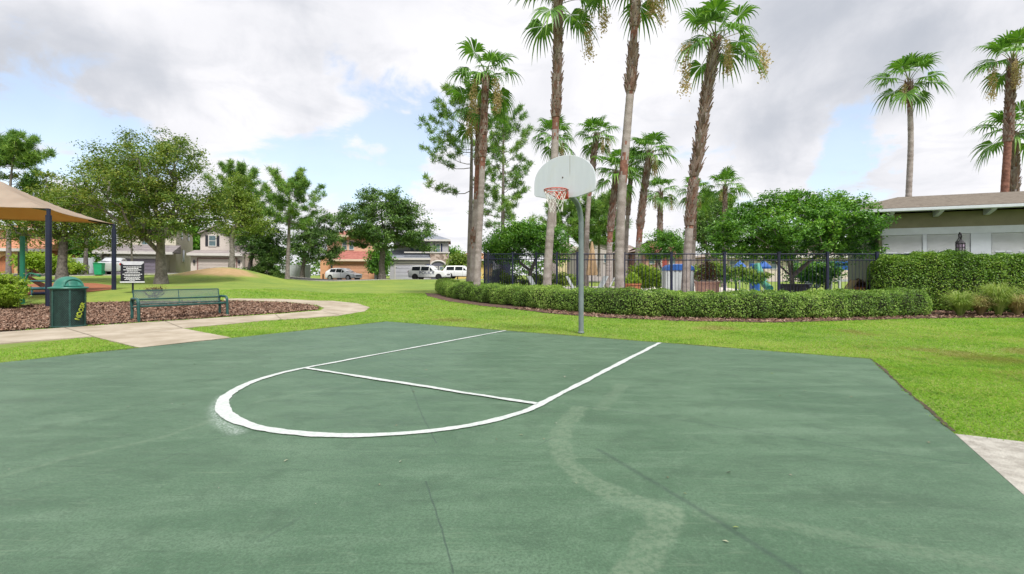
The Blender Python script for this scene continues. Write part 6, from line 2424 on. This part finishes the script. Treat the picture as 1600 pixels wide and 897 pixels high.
def vehicle(name, label, cat, loc, rz, L, Wd, Ht, body_m, kind, police=False, group=None):
    root = thing(name, label, cat, loc, rz, group)
    h = Ht
    if kind == 'suv':
        st = [(-.50, .42, .62, .66, .80, .70), (-.485, .30, .62, .68, .92, .80), (-.465, .28, .62, .72, .97, .84), (-.40, .26, .62, .985, .99, .78), (-.16, .24, .61, 1.0, 1.0, .79), (.07, .24, .60, .99, 1.0, .79), (.215, .24, .60, .645, 1.0, .86), (.40, .26, .58, .61, .99, .86), (.475, .28, .52, .56, .93, .82), (.50, .34, .46, .49, .80, .72)]
    elif kind == 'hatch':
        st = [(-.50, .42, .62, .64, .80, .72), (-.485, .28, .62, .70, .92, .78), (-.455, .26, .63, .78, .97, .76), (-.33, .24, .63, .96, .99, .75), (-.12, .22, .62, 1.0, 1.0, .76), (.08, .22, .60, .96, 1.0, .76), (.265, .22, .58, .62, 1.0, .86), (.41, .25, .54, .57, .98, .84), (.475, .27, .48, .51, .92, .80), (.50, .33, .42, .45, .78, .70)]
    else:
        st = [(-.50, .40, .62, .64, .80, .72), (-.485, .27, .64, .68, .93, .80), (-.43, .25, .65, .69, .97, .82), (-.33, .24, .64, .80, .99, .74), (-.18, .22, .63, .99, 1.0, .72), (.06, .22, .61, 1.0, 1.0, .73), (.24, .22, .60, .64, 1.0, .86), (.41, .25, .55, .58, .98, .84), (.475, .27, .49, .52, .92, .80), (.50, .33, .42, .45, .78, .70)]
    secs = []
    for xf, zb, zs, zt_, wb_, wt in st:
        x = xf * L; w = Wd / 2 * wb_; wtt = Wd / 2 * wt * (.96 if zt_ > .85 else 1.0)
        zb_, zs_, z1 = zb * h * .62, zs * h, max(zt_, zs + .02) * h
        half = [(x, w * .82, zb_), (x, w * .97, zb_ + .10), (x, w, (zb_ + zs_) / 2), (x, w * .975, zs_), (x, wtt, z1 - (z1 - zs_) * .14), (x, wtt * .86, z1), (x, 0, z1 + .012)]
        secs.append(half + [(q[0], -q[1], q[2]) for q in half[-2::-1]])
    n = len(secs[0])
    mb = MB()
    vs = [p for s_ in secs for p in s_]
    fs = []
    for i in range(len(secs) - 1):
        for j in range(n):
            j2 = (j + 1) % n
            fs.append((i * n + j, i * n + j2, (i + 1) * n + j2, (i + 1) * n + j))
    fs.append(tuple(range(n))); fs.append(tuple((len(secs) - 1) * n + j for j in range(n - 1, -1, -1)))
    mb.add(vs, fs)
    mb.build("body", body_m, root, smooth=True, angle=32)

    def q4(i0, i1, j0, j1, a0=.06, a1=.94, b0=.1, b1=.92, off=.012):
        S0 = [V3(p) for p in secs[i0]]; S1 = [V3(p) for p in secs[i1]]
        def pt(u, v): return (S0[j0].lerp(S0[j1], v)).lerp(S1[j0].lerp(S1[j1], v), u)
        c = [pt(a0, b0), pt(a1, b0), pt(a1, b1), pt(a0, b1)]
        nrm = (c[1] - c[0]).cross(c[3] - c[0]).normalized()
        cen = sum(c, V3()) / 4
        if nrm.dot(cen - V3((0, 0, h * .5))) < 0: nrm = -nrm
        return [tuple(p + nrm * off) for p in c]
    # side windows
    for mirror in (0, 1):
        j0, j1 = (3, 4) if not mirror else (n - 4, n - 5)
        for i0, i1 in ((3, 4), (4, 5)):
            mb = MB(); mb.add(q4(i0, i1, j0, j1), [(0, 1, 2, 3)]); mb.build("side_window", car_glass, root)
        mb = MB(); c = q4(5, 6, j0, j1, .05, .72, .1, .9); mb.add([c[0], c[1], c[3]], [(0, 1, 2)]); mb.build("side_window", car_glass, root)
        if kind != 'hatch':
            pass
    mb = MB()
    for i0, i1 in ((5, 6),):
        c0 = q4(i0, i1, 4, n - 5, .06, .93, .04, .96, .03)
        mb.add(c0, [(0, 1, 2, 3)])
    mb.build("windscreen", car_glass, root)
    mb = MB(); mb.add(q4(2, 3, 4, n - 5, .25, .86, .05, .95, .03), [(0, 1, 2, 3)]); mb.build("rear_window", car_glass, root)
    R_ = .35 if kind == 'suv' else .32
    for xf in (-.30, .315):
        for s in (-1, 1):
            y = s * (Wd / 2 - .10)
            mb = MB()
            mb.lathe([(R_ + .05, -.10), (R_ + .05, .105)], 24, (xf * L, y, R_ + .02), axis='y')
            mb.build("wheel_arch", black_pl, root)
            mb = MB()
            mb.lathe([(R_ * .62, -.11), (R_ * .95, -.11), (R_, -.08), (R_, .10), (R_ * .95, .13), (R_ * .62, .13)], 24, (xf * L, y, R_), axis='y')
            # mirror for the other side
            w = mb.build("wheel", tyre_m, root, smooth=True, angle=40)
            if s < 0:
                for v in w.data.vertices: v.co.y = 2 * y - v.co.y
            mb = MB()
            mb.lathe([(.0, .11), (R_ * .16, .125), (R_ * .2, .10), (R_ * .58, .115), (R_ * .62, .135)], 20, (xf * L, y, R_), axis='y')
            rm = mb.build("rim", rim_m if not police else black_pl, w, smooth=True)
            if s < 0:
                for v in rm.data.vertices: v.co.y = 2 * y - v.co.y
    for s in (-1, 1):
        mb = MB(); mb.box((.465 * L, s * Wd * .36, .475 * h), (.16, .34, .12), rot=Matrix.Rotation(R(-18 * s), 3, 'Z')); mb.build("headlight", head_m, root, bevel=.02)
        mb = MB(); mb.box((-.485 * L, s * Wd * .385, .58 * h), (.10, .26, .17), rot=Matrix.Rotation(R(14 * s), 3, 'Z')); mb.build("tail_light", tail_m, root, bevel=.02)
        mb = MB(); mb.box((.20 * L, s * (Wd / 2 + .08), .635 * h), (.13, .17, .12)); mb.build("mirror", body_m, root, bevel=.03)
    mb = MB(); mb.box((.495 * L, 0, .36 * h), (.06, Wd * .52, .14)); mb.bx(.475 * L, .497 * L, -Wd * .36, Wd * .36, .17 * h, .24 * h); mb.build("grille", black_pl, root, bevel=.01)
    mb = MB(); mb.bx(-.30 * L + R_, .315 * L - R_, -Wd / 2 - .004, Wd / 2 + .004, .15 * h, .19 * h); mb.build("sill", black_pl, root)
    for s in (-1, 1):
        mb = MB()
        for x in (-.165, .065):
            mb.bx(x * L - .006, x * L + .006, s * (Wd / 2 - .01), s * (Wd / 2 + .003), .22 * h, .585 * h)
        mb.build("door_seam", black_pl, root)
    return root


white_car = paint('white_car', (.70, .71, .72)); silver = paint('silver_car', (.42, .43, .45))
b0 = GD(537, 57.5)
vehicle("parked_car", "white hatchback parked on the street before the salmon house", "car", V3((b0.x, b0.y, tz(b0.x, b0.y) + .04)), R(-20), 4.35, 1.8, 1.52, white_car, 'hatch')
b0 = GD(671, 58.0)
pcx = vehicle("police_car", "white police car with blue lettering near the grey house", "police car", V3((b0.x, b0.y, tz(b0.x, b0.y) + .10)), R(-12), 4.95, 2.0, 1.76, white_car, 'suv', police=True)
me = text_mesh("POLICE", .52, .0)
me.materials.clear(); me.materials.append(mat('decal_blue', (.02, .03, .14), .4))
o = link("lettering", me, pcx)
o.location = (.05, -1.008, .86); o.rotation_euler = (R(90), 0, 0); o.scale = (1.15, 1, 1)
mb = MB(); mb.box((-.02, 0, 1.81), (.28, 1.2, .10)); mb.build("light_bar", mat('lightbar', (.05, .07, .2), .2), pcx, bevel=.02)
b0 = GD(722, 60.0)
vehicle("parked_car", "white car half hidden behind the pine and palm trunks", "car", V3((b0.x, b0.y, tz(b0.x, b0.y) + .22)), R(-8), 4.7, 1.9, 1.65, white_car, 'suv')
b0 = GD(181, 42.3)
vehicle("parked_car", "silver car seen from behind on the taupe house's drive", "car", V3((b0.x, b0.y, tz(b0.x, b0.y) + .04)), R(118), 4.5, 1.8, 1.46, silver, 'sedan')

# utility pole-like thin trunk by the sign, and a far belt of woods
b0 = GD(134, 41.5)
broad_tree("tree", "bare brown trunk beside the green wheelie bin", b0, [(.2, 0, 5.2, 1.3, 1.2, .9)], [(0, 0, 0), (0, 0, 1.6), (.05, 0, 3.2), (.1, 0, 4.2)], .16, 40, 5000, .2, 'oak_leaf', 95, cl=.7)
b0 = GD(206, 37.0)
broad_tree("tree", "thin young trunk rising behind the notice sign", b0, [(.2, 0, 4.6, .9, .9, .8)], [(0, 0, 0), (0, 0, 1.6), (-.05, 0, 3.2), (0, 0, 4.0)], .07, 30, 3000, .17, 'light_leaf', 96, cl=.6)
r = np.random.default_rng(77)
n = 26000
x = r.uniform(-190, 190, n)
hgt = 3.4 + 1.2 * np.sin(x * .21) + .8 * np.sin(x * .57 + 1)
C = np.stack([x, 125 + r.uniform(-5, 5, n), 1.0 + hgt * r.uniform(0, 1, n) ** .7], -1)
wo = leaf_object("far_woods", C, .75, 'dark_oak_leaf', None, seed=78, aspect=.7)
wo['kind'] = 'stuff'
